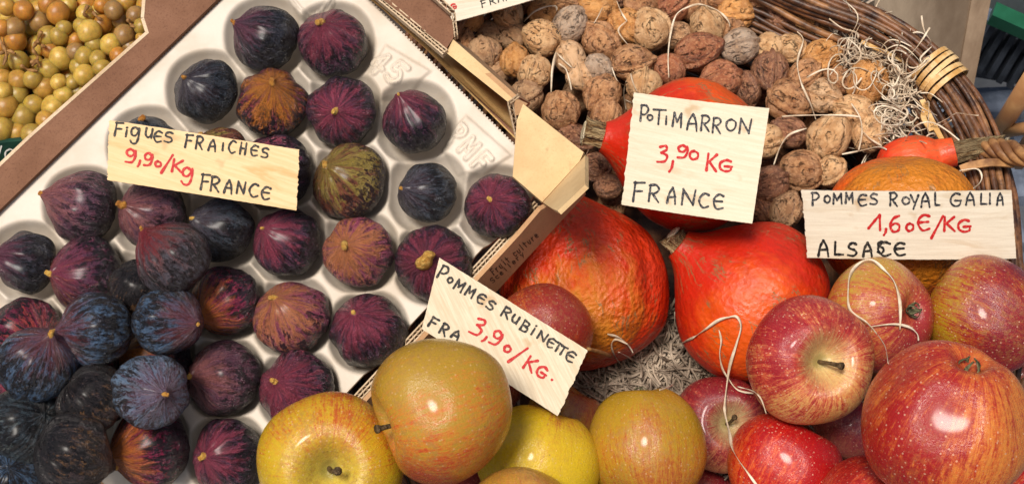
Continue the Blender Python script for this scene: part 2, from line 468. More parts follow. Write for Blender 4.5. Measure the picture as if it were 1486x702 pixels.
def mat_card(name, c1, c2, fleck, flute=0.0, ang=0.0):
    s = NT(name)
    n = s.noise(s.obj(), 700, 4, 0.75); n2 = s.noise(s.obj(), 25, 4, 0.6)
    col = s.mix(s.mapr(n2, 0.3, 0.7), c1, c2)
    col = s.mix(s.math('MULTIPLY', s.mapr(n, 0.48, 0.72), 0.55), col, fleck)
    st = s.mapr(s.noise(s.obj(), 60, 5, 0.7), 0.62, 0.76)
    col = s.mix(s.math('MULTIPLY', st, 0.35), col, (0.16, 0.08, 0.04))
    h = n
    if flute:
        mp = s.n('ShaderNodeMapping'); s.l(s.obj(), mp.inputs[0]); mp.inputs['Rotation'].default_value = (0, 0, ang)
        wv = s.n('ShaderNodeTexWave'); s.l(mp.outputs[0], wv.inputs[0]); wv.inputs['Scale'].default_value = flute
        wv.inputs['Distortion'].default_value = 0.6
        h = s.math('ADD', s.math('MULTIPLY', n, 0.5), s.math('MULTIPLY', wv.outputs['Fac'], 0.55))
    return s.out(col, 0.8, s.bump(h, 0.35, 0.0008), 0.15)
M['card_brown'] = mat_card('card_brown', (0.16, 0.075, 0.042), (0.23, 0.115, 0.068), (0.07, 0.03, 0.02))
M['card_ochre'] = mat_card('card_ochre', (0.50, 0.30, 0.11), (0.60, 0.39, 0.16), (0.30, 0.17, 0.06))
M['card_pale'] = mat_card('card_pale', (0.56, 0.38, 0.19), (0.68, 0.49, 0.26), (0.50, 0.32, 0.15), 38, R_(-40))
M['card_tan'] = mat_card('card_tan', (0.42, 0.24, 0.12), (0.52, 0.31, 0.16), (0.30, 0.16, 0.08))
M['card_edge'] = mat_card('card_edge', (0.50, 0.36, 0.22), (0.66, 0.52, 0.36), (0.25, 0.15, 0.08))
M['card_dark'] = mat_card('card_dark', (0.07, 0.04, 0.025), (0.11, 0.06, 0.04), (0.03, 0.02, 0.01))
def mat_tray():
    s = NT('tray_plastic')
    n = s.noise(s.obj(), 30, 5, 0.6); f = s.noise(s.obj(), 800, 3, 0.7)
    geo = s.n('ShaderNodeNewGeometry')
    col = s.mix(s.mapr(n, 0.35, 0.7), (0.62, 0.55, 0.465), (0.53, 0.45, 0.355))
    dirt = s.math('MULTIPLY', s.mapr(s.noise(s.obj(), 120, 6, 0.8), 0.60, 0.74), s.mapr(s.noise(s.obj(), 14, 3), 0.45, 0.62))
    col = s.mix(s.math('MULTIPLY', dirt, 0.4), col, (0.40, 0.28, 0.18))
    sp = s.mapr(s.voro(s.obj(), 130).outputs['Distance'], 0.055, 0.03)
    sp = s.math('MULTIPLY', sp, s.mapr(s.noise(s.obj(), 40, 2), 0.56, 0.6))
    col = s.mix(s.math('MULTIPLY', sp, 0.8), col, (0.10, 0.05, 0.03))
    b = s.bump(s.math('ADD', n, s.math('MULTIPLY', f, 0.12)), 0.3, 0.0015)
    m = s.out(col, 0.5, b, 0.35)
    s.b.inputs['Subsurface Weight'].default_value = 0.0
    return m
M['tray'] = mat_tray()
M['willow'] = simple('willow_rod', (0.030, 0.012, 0.007), (0.24, 0.10, 0.04), 60, 0.42, 0.9, 0.0015, (1, 1, 1), 0.4, 7, 0.35, 0.72)
M['willow_b'] = simple('willow_rod_light', (0.07, 0.03, 0.014), (0.40, 0.19, 0.075), 70, 0.45, 0.6, 0.0015, (1, 1, 1), 0.4, 7, 0.38, 0.75)
M['cane'] = simple('peeled_cane', (0.50, 0.27, 0.08), (0.72, 0.50, 0.24), 70, 0.42, 0.4, 0.0008)
M['twist'] = simple('twisted_cane', (0.16, 0.07, 0.028), (0.42, 0.22, 0.085), 60, 0.5, 0.5, 0.001)
M['wood_grey'] = simple('weathered_wood', (0.17, 0.12, 0.08), (0.40, 0.31, 0.22), 8, 0.75, 0.5, 0.004, (1, 1, 0.3), 0.2, 8)
M['wood_light'] = simple('planed_wood', (0.24, 0.16, 0.10), (0.46, 0.33, 0.22), 14, 0.7, 0.4, 0.003, (1, 1, 0.3), 0.2, 7)
M['stool'] = simple('stool_wood', (0.36, 0.17, 0.07), (0.50, 0.28, 0.12), 12, 0.5, 0.3, 0.003)
M['green'] = simple('green_plastic', (0.008, 0.075, 0.035), (0.012, 0.10, 0.05), 30, 0.4, 0.1, 0.001)
M['green_dark'] = simple('dark_green_card', (0.006, 0.035, 0.024), (0.012, 0.055, 0.036), 80, 0.5, 0.2, 0.001)
M['black'] = simple('black_plastic', (0.012, 0.014, 0.018), (0.03, 0.035, 0.045), 30, 0.4, 0.1, 0.001)
M['paint'] = simple('white_print', (0.72, 0.72, 0.66), (0.8, 0.8, 0.74), 80, 0.6, 0.1, 0.001)
M['cloth'] = simple('table_board', (0.03, 0.022, 0.018), (0.06, 0.045, 0.035), 30, 0.9, 0.4, 0.002)
M['paving'] = simple('paving', (0.055, 0.062, 0.078), (0.10, 0.11, 0.13), 9, 0.8, 0.4, 0.004, None, 0.3, 7)
M['sett'] = simple('sett_stone', (0.06, 0.075, 0.105), (0.17, 0.20, 0.26), 14, 0.7, 0.5, 0.006, None, 0.3, 7)
M['pale_stone'] = simple('pale_slab', (0.42, 0.39, 0.36), (0.60, 0.57, 0.52), 12, 0.8, 0.4, 0.004)
M['cream'] = simple('cream_card', (0.52, 0.47, 0.38), (0.64, 0.58, 0.48), 20, 0.7, 0.2, 0.001)
M['galv'] = simple('grey_metal', (0.16, 0.19, 0.19), (0.26, 0.30, 0.30), 9, 0.5, 0.1, 0.001)

# ------------------------------------------------------------------ base meshes (unit radius)
def lathe(profile, nphi, fn=None, name='lathe', m=None):
    vs = []; fs = []
    n = len(profile)
    for i, (r, z) in enumerate(profile):
        for j in range(nphi):
            a = 2*math.pi*j/nphi
            v = Vector((r*math.cos(a), r*math.sin(a), z))
            if fn: v = fn(v, a, i/(n-1))
            vs.append(v)
    for i in range(n-1):
        for j in range(nphi):
            fs.append((i*nphi+j, i*nphi+(j+1) % nphi, (i+1)*nphi+(j+1) % nphi, (i+1)*nphi+j))
    fs.append(tuple(reversed(range(nphi)))); fs.append(tuple((n-1)*nphi+j for j in range(nphi)))
    return mesh_from(name, vs, fs, m)
def smooth_profile(pts, n=6):
    return [(max(p.x, 0.002), p.y) for p in catmull([Vector((a, b, 0)) for a, b in pts], n)]

def fig_mesh(seed, neck=1.0):
    sd_ = seed*11.3
    pr = smooth_profile([(0.0, -0.86), (0.35, -0.84), (0.72, -0.66), (0.95, -0.3), (1.0, 0.05), (0.93, 0.36), (0.74, 0.63),
                         (0.48, 0.80*neck+0.02), (0.27, 0.93*neck), (0.15, 1.02*neck), (0.10, 1.07*neck)], 4)
    def fn(v, a, t):
        c = Vector((math.cos(a), math.sin(a), 0))
        k = noise.noise(c*2.3+Vector((sd_, 0, v.z*0.5)))*0.065 + noise.noise(c*6.5+Vector((sd_, 5, v.z*0.9)))*0.032
        k += noise.noise(v*1.3+Vector((0, sd_, 0)))*0.10
        w_ = math.sqrt(v.x*v.x+v.y*v.y)
        return Vector((v.x*(1+k), v.y*(1+k), v.z*(1+0.5*k) + 0.05*noise.noise(v*1.1+Vector((sd_, 3, 1)))))
    return lathe(pr, 56, fn, 'fig_skin', M['fig'])
FIGM = [fig_mesh(i, n) for i, n in enumerate((1.0, 1.06, 0.96, 1.10, 1.0, 1.03))]
FIG_TOP = [1.07*n for n in (1.0, 1.06, 0.96, 1.10, 1.0, 1.03)]
def fig_stem_mesh(seed):
    random.seed(seed)
    b = MB(); bend = Vector((random.uniform(-.06, .06), random.uniform(-.06, .06), 0))
    pts = [Vector((0, 0, -0.06)), Vector((0, 0, 0.02)), Vector((0, 0, 0.07))+bend*0.5, Vector((0, 0, 0.12))+bend, Vector((0, 0, 0.145))+bend*1.2]
    b.tube(catmull(pts, 2), [0.145, 0.135, 0.12, 0.105, 0.095, 0.095, 0.098, 0.09, 0.07], 10)
    return b.mesh('stem', M['fig_stem'], True)
FSTEM = [fig_stem_mesh(i) for i in range(4)]

def apple_mesh(seed, h=0.9, taper=0.08, lobes=0.03):
    pr = []
    n = 40
    for i in range(n+1):
        t = math.pi*i/n
        s_ = math.sin(t); c = math.cos(t)
        if c >= 0: z = h*c - 0.50*math.exp(-(s_/0.30)**2)*c
        else: z = h*0.95*c + 0.24*math.exp(-(s_/0.24)**2)*(-c)
        r = s_**0.93 if s_ > 0 else 0
        r *= (1+taper*c)
        pr.append((max(r, 0.003), z))
    pr.reverse()
    sd_ = seed*7.7
    def fn(v, a, t):
        bot = max(0, -v.z)
        k = lobes*math.cos(5*a+seed)*(0.35+bot) + 0.05*noise.noise(v*1.1+Vector((sd_, 0, 0)))
        w_ = min(1.0, math.hypot(v.x, v.y)/0.4)
        return Vector((v.x*(1+k), v.y*(1+k), v.z + w_*0.05*math.cos(2*a+seed)*0.7+0.05*w_*noise.noise(v*1.3+Vector((0, sd_, 4)))))
    return lathe(pr, 64, fn, 'apple_skin', M['apple'])
APM = [apple_mesh(0), apple_mesh(1, 0.86, 0.05), apple_mesh(2, 0.95, 0.10), apple_mesh(3, 0.98, 0.14, 0.05), apple_mesh(4, 0.92, 0.04)]
def apple_stem_mesh():
    b = MB(); pts = [Vector((0, 0, 0.25)), Vector((0.01, 0, 0.5)), Vector((0.05, 0.02, 0.72)), Vector((0.13, 0.05, 0.93))]
    q = catmull(pts, 5)
    b.tube(q, [0.045-0.015*math.sin(math.pi*i/(len(q)-1)) + (0.018 if i > len(q)-3 else 0) for i in range(len(q))], 8)
    return b.mesh('stem', M['apple_stem'], True)
ASTEM = apple_stem_mesh()
def calyx_mesh():
    b = MB()
    for k in range(5):
        a = k*2*math.pi/5+0.2
        c, s_ = math.cos(a), math.sin(a)
        pts = [Vector((c*0.02, s_*0.02, -0.60)), Vector((c*0.10, s_*0.10, -0.68)), Vector((c*0.13, s_*0.13, -0.78)), Vector((c*0.05+0.03*s_, s_*0.05, -0.86))]
        q = catmull(pts, 3)
        b.ribbon(q, [Vector((c, s_, 0.4)).normalized()]*len(q), [0.09*(1-i/len(q))+0.008 for i in range(len(q))], 0.012)
    return b.mesh('calyx', M['calyx'], True)
CALYX = calyx_mesh()

def pumpkin_mesh(seed, nw=0.0):
    pr = smooth_profile([(0.0, -0.80), (0.12, -0.82), (0.45, -0.80), (0.80, -0.58), (0.97, -0.22), (1.0, 0.05), (0.93, 0.34), (0.76, 0.60),
                         (0.54, 0.80), (0.36, 0.95), (0.25, 1.07), (0.20, 1.16)], 5)
    if nw: pr = [(max(a, nw*(1+.25*(1.16-b_))) if b_ > .5 else a, b_) for a, b_ in pr]
    sd_ = seed*5.1
    def fn(v, a, t):
        k = (0.026 if seed in (1, 4) else 0.012)*(math.sqrt(abs(math.cos(5*a+.3*noise.noise(v))))*2-1)*min(1, math.hypot(v.x, v.y)) + 0.06*noise.noise(v*1.2+Vector((sd_, 0, 0)))+0.007*noise.noise(v*4+Vector((sd_, 0, 0)))
        return Vector((v.x*(1+k), v.y*(1+k), v.z*(1+k*0.5)))
    return lathe(pr, 96, fn, 'rind', M['pumpkin'])

def walnut_mesh(seed):
    bm = bmesh.new(); bmesh.ops.create_icosphere(bm, subdivisions=5, radius=1)
    sd_ = Vector((seed*3.7, seed*1.9, 0))
    asp = (0.97, 0.91+0.05*(seed % 3), 1.08+0.06*((seed*7) % 4-1))
    gv = []
    for v in bm.verts:
        p = v.co.copy()
        q = Vector((p.x*1.25, p.y*1.25, p.z*0.42))+Vector((noise.noise(p*1.7+sd_), noise.noise(p*1.7+sd_*2), noise.noise(p*1.7-sd_)))*0.55
        d1 = noise.voronoi(q*2.1+sd_)[0]; f1 = min(1.0, (d1[1]-d1[0])*3.6)
        d2 = noise.voronoi(q*4.3+sd_*1.7)[0]; f2 = min(1.0, (d2[1]-d2[0])*3.2)
        n1 = noise.noise(q*1.4+sd_)
        a = abs(p.y+0.02*noise.noise(p*3+sd_))
        line = math.exp(-(a/0.014)**2)
        seam = math.exp(-(a/0.085)**2)*0.12 - line*0.09 - math.exp(-((a-0.20)/0.08)**2)*0.05
        away = min(1, a/0.16)
        wr = ((1-f1)**1.6*0.058*max(0.2, min(1, .7+n1*2.2))+(1-f2)**1.5*0.030*max(0, n1*1.5+.4))*away
        k = 1 + noise.noise(p*0.9+sd_)*0.12 + n1*0.04 - wr + seam + noise.noise(p*9+sd_)*0.012
        k += 0.09*math.exp(-((1-p.z)/0.05)**2) - 0.05*math.exp(-((1+p.z)/0.1)**2)
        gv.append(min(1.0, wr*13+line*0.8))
        v.co = Vector((p.x*asp[0]*k, p.y*asp[1]*k, p.z*asp[2]*k))
    me = bpy.data.meshes.new('walnut'); bm.to_mesh(me); bm.free()
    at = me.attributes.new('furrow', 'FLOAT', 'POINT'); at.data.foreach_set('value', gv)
    me.polygons.foreach_set('use_smooth', [True]*len(me.polygons)); me.materials.append(M['walnut'])
    return me
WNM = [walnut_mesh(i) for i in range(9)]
def grape_mesh():
    bm = bmesh.new(); bmesh.ops.create_uvsphere(bm, u_segments=24, v_segments=16, radius=1)
    for v in bm.verts:
        v.co.z *= 1.10; v.co *= 1+0.03*noise.noise(v.co*1.5)
    me = bpy.data.meshes.new('grape'); bm.to_mesh(me); bm.free()
    me.polygons.foreach_set('use_smooth', [True]*len(me.polygons)); me.materials.append(M['grape'])
    return me
GRM = grape_mesh()

def orient(axis, spin):
    return axis.to_track_quat('Z', 'Y') @ Quaternion((0, 0, 1), spin)
def setp(o, **kw):
    for k, v in kw.items(): o[k] = v

# ================================================================== SETTING
gr = MB(); gr.prism([Vector((-60, -60, 0)), Vector((60, -60, 0)), Vector((60, 60, 0)), Vector((-60, 60, 0))],
                    [Vector((-60, -60, -0.1)), Vector((60, -60, -0.1)), Vector((60, 60, -0.1)), Vector((-60, 60, -0.1))])
ground = gr.build('paving', M['paving']); tag(ground, kind='structure')
def floor_pt(px, py, z=0.0):
    r = ray(px, py); return CAM + r*((z-CAM.z)/r.z)
random.seed(3)
fc = floor_pt(1440, 150)
sb = MB(); sb.prism([Vector(q) for q in ((-.03, -.03, .012), (.03, -.03, .012), (.03, .03, .012), (-.03, .03, .012))],
                    [Vector(q) for q in ((-.034, -.034, -.01), (.034, -.034, -.01), (.034, .034, -.01), (-.034, .034, -.01))])
sbm = sb.mesh('sett', M['sett'])
for i in range(-6, 7):
    for j in range(-9, 6):
        o = obj('sett', sbm, ground)
        o.location = (fc.x+i*0.078+(j % 2)*0.039, fc.y+j*0.075, 0.004+random.uniform(-.003, .003))
        o.rotation_euler = (random.uniform(-.03, .03), random.uniform(-.03, .03), random.uniform(-.05, .05)+0.0)

# stall table under everything
def plane_pt(px, py, P, N):
    r = ray(px, py); return CAM + r*((P-CAM).dot(N)/r.dot(N))
RP = W(743, 351, rim_d(351))
def base_pt(px, py, off):               # point on the basket's plane, off metres above the rim plane
    return plane_pt(px, py, RP+BN*off, BN)
tb = MB(); tp = [base_pt(a, b, -0.15) for a, b in ((-500, -420), (1020, -420), (1270, 100), (1330, 500), (1330, 1150), (-500, 1150))]
tb.prism(tp, [p-BN*0.025 for p in tp])
tab = empty('stall_table', tp[0]); tag(tab, 'dark stall table under the fruit, hidden by crates and basket', 'table')
t_ = tb.build('tabletop', M['cloth'], tab); t_.location = -tp[0]
for k in (0, 1, 4, 5):
    lb = MB(); c = tp[k]*0.92+sum(tp, Vector())/6*0.08-BN*0.03
    lb.prism([c+Vector(q) for q in ((-.03, -.03, 0), (.03, -.03, 0), (.03, .03, 0), (-.03, .03, 0))],
             [Vector((c.x+a, c.y+b, 0.0)) for a, b in ((-.03, -.03), (.03, -.03), (.03, .03), (-.03, .03))])
    t_ = lb.build('leg', M['wood_grey'], tab); t_.location = -tp[0]

def panel(name, quad, th, m, parent=None, nrm=None):
    """board from (px, py, distance) corners, thickness going away from the viewer"""
    P = [W(*q) for q in quad]
    n = (P[1]-P[0]).cross(P[-1]-P[0]).normalized()
    if n.dot(FWD) > 0: n = -n
    Q = plane_fix(P)
    b = MB(); b.prism(Q, [p-n*th for p in Q])
    o = b.build(name, m, parent)
    if parent: o.location = -parent.location
    return o
def plane_fix(P):
    n = (P[1]-P[0]).cross(P[-1]-P[0]).normalized()
    out = []
    for p in P:
        r = (p-CAM); k = (P[0]-CAM).dot(n)/r.dot(n); out.append(CAM+r*k)
    return out

# things behind the basket, top right
o = empty('wooden_post', W(1350, 60, 1.5)); tag(o, 'broad weathered wooden post with a paler edge, behind the basket rim', 'post')
panel('face', [(1276, -120, 1.42), (1432, -120, 1.42), (1388, 138, 1.55), (1262, 138, 1.55)], 0.03, M['wood_grey'], o)
panel('edge_batten', [(1431, -120, 1.417), (1462, -120, 1.42), (1408, 150, 1.556), (1384, 150, 1.553)], 0.05, M['wood_light'], o)
o = empty('cream_box', W(1240, 0, 1.5)); tag(o, 'cream box corner behind the basket, left of the weathered post', 'box')
panel('side', [(1120, -90, 1.6), (1276, -90, 1.6), (1276, 40, 1.66), (1120, 30, 1.66)], 0.05, M['cream'], o)
panel('lid', [(1118, -110, 1.57), (1278, -110, 1.57), (1273, -16, 1.6), (1118, -22, 1.6)], 0.012, M['cream'], o)
o = empty('green_crate', W(1460, 60, 1.75)); tag(o, 'green and black ribbed plastic crate at the top right edge', 'crate')
panel('rim', [(1440, 22, 1.72), (1520, 58, 1.72), (1520, 74, 1.74), (1432, 35, 1.74)], 0.02, M['green'], o)
panel('side', [(1440, -60, 1.70), (1540, -60, 1.70), (1540, 50, 1.79), (1436, 12, 1.79)], 0.02, M['galv'], o)
for k in range(7):
    y = 0
    x0, y0 = 1448+k*15-10, 42+k*7-6
    panel('rib', [(x0, y0, 1.76), (x0+8, y0+3, 1.76), (x0-30, y0+66, 1.82), (x0-38, y0+62, 1.82)], 0.015, M['black'], o)
panel('back', [(1420, 30, 1.80), (1560, 100, 1.80), (1520, 130, 1.86), (1390, 108, 1.86)], 0.01, M['black'], o)
o = tag(panel('stone_slab', [(1415, 100, 1.93), (1560, 84, 1.93), (1560, 122, 1.99), (1408, 128, 1.99)], 0.03, M['pale_stone']),
        'pale slab lying on the dark paving beside the wooden post', 'slab')
o = empty('wooden_stool', W(1470, 180, 1.7)); tag(o, 'orange brown wooden stool frame at the right edge', 'stool')
b = MB(); b.tube([W(1500, 110, 1.55), W(1434, 215, 1.72)], 0.011, 8); t_ = b.build('leg', M['stool'], o, True); t_.location = -o.location
b = MB(); b.tube([W(1530, 150, 1.45), W(1478, 235, 1.62)], 0.010, 8); t_ = b.build('leg', M['stool'], o, True); t_.location = -o.location
b = MB(); b.tube([W(1462, 190, 1.66), W(1520, 182, 1.6)], 0.008, 8); t_ = b.build('stretcher', M['stool'], o, True); t_.location = -o.location

# ================================================================== FIG DATA
K = dict(
    dark=dict(ca=(.14, .11, .14), cb=(.055, .048, .062), cc=(.006, .006, .009), amt=.35, bloom=.45, cbl=(.09, .105, .15), dark=0.78),
    slate=dict(ca=(.12, .15, .19), cb=(.055, .068, .09), cc=(.006, .007, .010), amt=.45, bloom=.45, cbl=(.10, .13, .17), dark=0.78),
    purple=dict(ca=(.50, .10, .15), cb=(.22, .055, .11), cc=(.012, .006, .013), amt=.42, bloom=.35, cbl=(.14, .10, .17), dark=0.73),
    dpurple=dict(ca=(.42, .09, .15), cb=(.13, .045, .09), cc=(.008, .005, .010), amt=.35, bloom=.3, cbl=(.11, .08, .14), dark=0.88),
    mauve=dict(ca=(.44, .17, .21), cb=(.24, .085, .135), cc=(.025, .010, .018), amt=.5, bloom=.4, cbl=(.19, .12, .18), dark=0.38),
    red=dict(ca=(.70, .10, .09), cb=(.36, .03, .09), cc=(.016, .006, .014), amt=.5, bloom=.2, cbl=(.2, .1, .2), dark=0.68),
    orange=dict(ca=(.75, .24, .05), cb=(.30, .05, .08), cc=(.015, .006, .012), amt=.42, bloom=.2, cbl=(.16, .1, .17), dark=0.73),
    pink=dict(ca=(.80, .27, .16), cb=(.50, .10, .19), cc=(.06, .014, .028), amt=.6, bloom=.25, cbl=(.25, .13, .17), dark=0.33),
    green=dict(ca=(.58, .42, .10), cb=(.36, .11, .06), cc=(.05, .016, .018), amt=.5, bloom=.1, cbl=(.2, .15, .15), dark=0.48),
    blue=dict(ca=(.14, .14, .17), cb=(.09, .07, .085), cc=(.012, .010, .013), amt=.40, bloom=.85, cbl=(.12, .22, .38), dark=0.83),
    lblue=dict(ca=(.22, .27, .34), cb=(.15, .17, .22), cc=(.022, .018, .022), amt=.5, bloom=.85, cbl=(.21, .33, .50), dark=0.63),
    teal=dict(ca=(.22, .24, .20), cb=(.09, .11, .12), cc=(.010, .010, .012), amt=.5, bloom=.55, cbl=(.13, .19, .24), dark=0.58),
    brown=dict(ca=(.26, .13, .05), cb=(.07, .045, .045), cc=(.010, .008, .009), amt=.40, bloom=.3, cbl=(.09, .075, .08), dark=0.48),
    grey=dict(ca=(.26, .14, .14), cb=(.12, .085, .10), cc=(.022, .014, .016), amt=.35, bloom=.75, cbl=(.15, .15, .19), dark=0.38),
)
# cx, cy, r, stem x, stem y, kind, extra height (m), label[, stem hidden]
FIGS = [
 (386, 55, 48, 346, 38, 'dark', 0, 'near black fig with an orange nick, topmost in the tray'),
 (484, 63, 50, 473, 42, 'purple', 0, 'dusky red fig at the top of the tray, left of the embossed 45'),
 (301, 133, 46, 276, 117, 'slate', 0, 'slate grey ribbed fig straight above the figues price board'),
 (395, 150, 50, 403, 128, 'orange', 0, 'fig with an orange flame streak below its stem, third row from top'),
 (497, 161, 50, 493, 166, 'dpurple', 0, 'black fig with a red star round its central stem'),
 (602, 177, 47, 582, 143, 'dpurple', 0, 'purple black fig between embossed 45 and embossed PMF'),
 (507, 264, 53, 478, 243, 'green', 0, 'yellow green and brown striped fig right of the figues board'),
 (621, 279, 44, 588, 275, 'slate', 0, 'small blue black fig lower left of the embossed PMF'),
 (722, 300, 47, 711, 290, 'dpurple', 0, 'dark fig with a ringed crater beside the box corner'),
 (122, 301, 51, 74, 284, 'mauve', 0, 'mauve fig with stem pointing left, nearest the brown box flap'),
 (220, 312, 51, 190, 299, 'mauve', 0, 'mauve fig with yellow cracks under the left end of the figues board'),
 (321, 334, 47, 289, 318, 'slate', 0, 'blue grey fig just below the word FRANCE on the figues board'),
 (417, 351, 50, 389, 332, 'dpurple', 0, 'dark red purple fig below the right end of the figues board'),
 (521, 365, 51, 508, 356, 'pink', 0, 'pinkish orange fig in the middle of the tray'),
 (629, 382, 55, 620, 378, 'dpurple', 0, 'dark fig with a big yellow stem touching the rubinette board'),
 (40, 381, 44, 4, 370, 'dark', 0, 'black fig at the left picture edge beside the yellow flanked fig'),
 (125, 399, 54, 86, 396, 'purple', 0, 'purple fig with a yellow green left flank'),
 (328, 436, 51, 298, 459, 'red', 0, 'magenta fig with an orange stem right of the fig pile'),
 (424, 460, 54, 405, 430, 'pink', 0, 'pink and violet fig with an orange lower flank, tray centre'),
 (534, 481, 54, 520, 453, 'dpurple', 0, 'brown violet furrowed fig left of the rubinette board'),
 (325, 548, 55, 284, 542, 'mauve', 0, 'mauve fig with a yellow stem right of the pale blue fig'),
 (432, 566, 55, 410, 549, 'purple', 0, 'furrowed violet fig just above the green yellow apple'),
 (330, 660, 52, 306, 654, 'dpurple', 0, 'violet black fig left of the green yellow apple at the bottom'),
 (219, 650, 58, 174, 655, 'red', 0.012, 'magenta fig with a glowing orange stem at the foot of the pile'),
 (36, 482, 50, 75, 490, 'red', 0, 'crimson fig partly covered at the left picture edge', 1),
 (215, 214, 46, 215, 180, 'slate', 0, 'dark fig mostly hidden behind the words FIGUES on the board', 1),
 (318, 230, 46, 300, 200, 'green', 0, 'greenish fig peeping over the top of the figues board', 1),
 (402, 248, 52, 360, 240, 'purple', 0, 'violet fig half hidden behind the right end of the figues board', 1),
 (204, 420, 46, 190, 460, 'brown', 0.018, 'russet brown fig wedged under the grey fig', 1),
 (228, 528, 52, 186, 510, 'orange', 0, 'fig with a glowing orange stem peeping from under the pale blue fig'),
 (130, 540, 48, 110, 500, 'purple', 0, 'violet fig almost buried in the middle of the pile', 1),
 (105, 610, 48, 115, 580, 'red', 0, 'crimson fig showing in a gap at the bottom of the pile', 1),
 (10, 580, 46, 0, 560, 'purple', 0, 'violet fig under the pile at the left picture edge', 1),
 (254, 376, 53, 216, 338, 'grey', 0.045, 'grey purple fig with a red tip, topmost of the pile'),
 (139, 477, 54, 88, 478, 'blue', 0.040, 'blue bloomed fig whose stem points left to the red neck'),
 (244, 466, 51, 291, 468, 'blue', 0.042, 'dark blue and brown fig with its stem pointing right'),
 (54, 528, 56, 83, 484, 'blue', 0.050, 'blue fig with a red neck, at the left of the pile'),
 (219, 568, 55, 250, 566, 'lblue', 0.050, 'pale blue ribbed fig facing the viewer in the middle of the pile'),
 (133, 578, 51, 168, 608, 'brown', 0.040, 'brown black fig with a golden sheen, left of the pale blue fig', 1),
 (103, 656, 57, 152, 680, 'brown', 0.052, 'black fig with a golden sheen at the bottom of the pile', 1),
 (36, 616, 57, -10, 640, 'teal', 0.036, 'teal and brown fig below the red necked fig', 1),
 (14, 694, 50, 0, 720, 'blue', 0.030, 'blue fig cut off by the bottom left corner', 1),
]
NECK = dict(orange=((.62, .22, .03), .8), slate=((.14, .07, .09), .45), dark=((.26, .05, .10), .6), pink=((.75, .27, .10), .85), green=((.45, .32, .06), .6), red=((.85, .25, .05), .95), grey=((.3, .02, .03), .9), blue=((.30, .05, .06), .6), lblue=((.25, .06, .10), .5), mauve=((.52, .18, .16), .7))
random.seed(11)
for i, f in enumerate(FIGS):
    cx, cy, r, sx, sy, kind, off, label = f[:8]
    hid = len(f) > 8
    c = W(cx, cy, tray_d(cy, 0.006+off))
    rm = r*(tray_d(cy)-off)/FPX
    dx, dy = (sx-cx)/r/1.08, -(sy-cy)/r/1.08
    q = math.hypot(dx, dy)
    if q > 0.97: dx, dy, q = dx/q*0.97, dy/q*0.97, 0.97
    dz = math.sqrt(1-q*q)
    if hid: dz = -dz if off > 0 else dz
    ax = camdir(dx, dy, dz)
    root = empty('fig', c); root.rotation_mode = 'QUATERNION'
    spin = random.uniform(0, 6.28)
    root.rotation_quaternion = orient(ax, spin); 
    sv = 1.0 + random.uniform(-.03, .03)
    root.scale = (rm*1.0*sv, rm*1.0/sv, rm)
    tag(root, label, 'fig', 'figs in the white tray' if off == 0 else 'figs piled on the tray')
    k = i % len(FIGM)
    o = obj('skin', FIGM[k], root)
    p = K[kind]
    inv = root.rotation_quaternion.inverted()
    pdw = camdir(dx+random.uniform(-.2, .2), dy+random.uniform(-.2, .2), 0.5)
    if kind in ('blue', 'lblue', 'brown', 'teal', 'grey'): pdw = camdir(.1, .2, .9)
    if i == 16: pdw = camdir(-.9, -.5, .1)
    if i == 3: pdw = camdir(0.1, -.4, .7)
    if i == 18: pdw = camdir(-.4, -.4, .7)
    if i == 6: pdw = camdir(.5, .3, .7)
    pd = inv @ pdw
    cl = dict(p)
    if i == 16: cl['ca'] = (.42, .28, .03); cl['amt'] = .3
    j = random.uniform(.85, 1.15)
    cl['cn'], o['nk'] = NECK.get(kind, ((.44, .07, .12), .68))
    if hid: o['nk'] = 0.0
    for nm in ('ca', 'cb', 'cc', 'cbl', 'cn'): o[nm] = [x*j for x in cl[nm]]
    o['amt'] = cl['amt']; o['bloom'] = cl['bloom']; o['dark'] = cl['dark']; o['pd'] = list(pd)
    st = obj('stem', FSTEM[i % 4], root); st.location = (0, 0, FIG_TOP[k]); s_ = random.uniform(.5, .95)
    if i == 14: s_ = 1.7
    if i == 8: s_ = .7
    st.scale = (s_, s_*random.uniform(.6, 1.0), s_*random.uniform(.8, 1.5)); st.rotation_euler = (random.uniform(-.5, .5), random.uniform(-.5, .5), random.uniform(0, 6))

# ================================================================== TRAY
T, Rr, Bb, Ll = (431, -106), (796, 258), (272, 815), (-156, 454)
def bil(u, v):     # u along T->R, v along T->L
    a = [T[k]*(1-u)*(1-v)+Rr[k]*u*(1-v)+Ll[k]*(1-u)*v+Bb[k]*u*v for k in (0, 1)]
    return a
NU, NV = 300, 440
uu, vv = np.meshgrid(np.linspace(0, 1, NU), np.linspace(0, 1, NV), indexing='ij')
PX = T[0]*(1-uu)*(1-vv)+Rr[0]*uu*(1-vv)+Ll[0]*(1-uu)*vv+Bb[0]*uu*vv
PY = T[1]*(1-uu)*(1-vv)+Rr[1]*uu*(1-vv)+Ll[1]*(1-uu)*vv+Bb[1]*uu*vv
cups = [(f[0], f[1]) for f in FIGS if f[6] < 0.02]
cups += [(290, 35), (-40, 470), (35, 670), (-60, 560), (130, 700), (240, 760), (436, 670), (215, 640)]
cups = [c for c in cups if c not in [(219, 650), (290, 35)]]
acc = np.zeros_like(PX)
for (cx, cy) in cups:
    Rc = 61.0
    rr = np.sqrt((PX-cx)**2+(PY-cy)**2)/Rc
    ang = np.arctan2(PY-cy, PX-cx)
    rr = rr*(1+0.02*np.cos(4*ang+0.6)) 
    bmp = np.clip(1-rr**2, 0, None)**0.75
    acc += (bmp*2.0)**5
H = -(acc**(1/5))/2.0*0.025
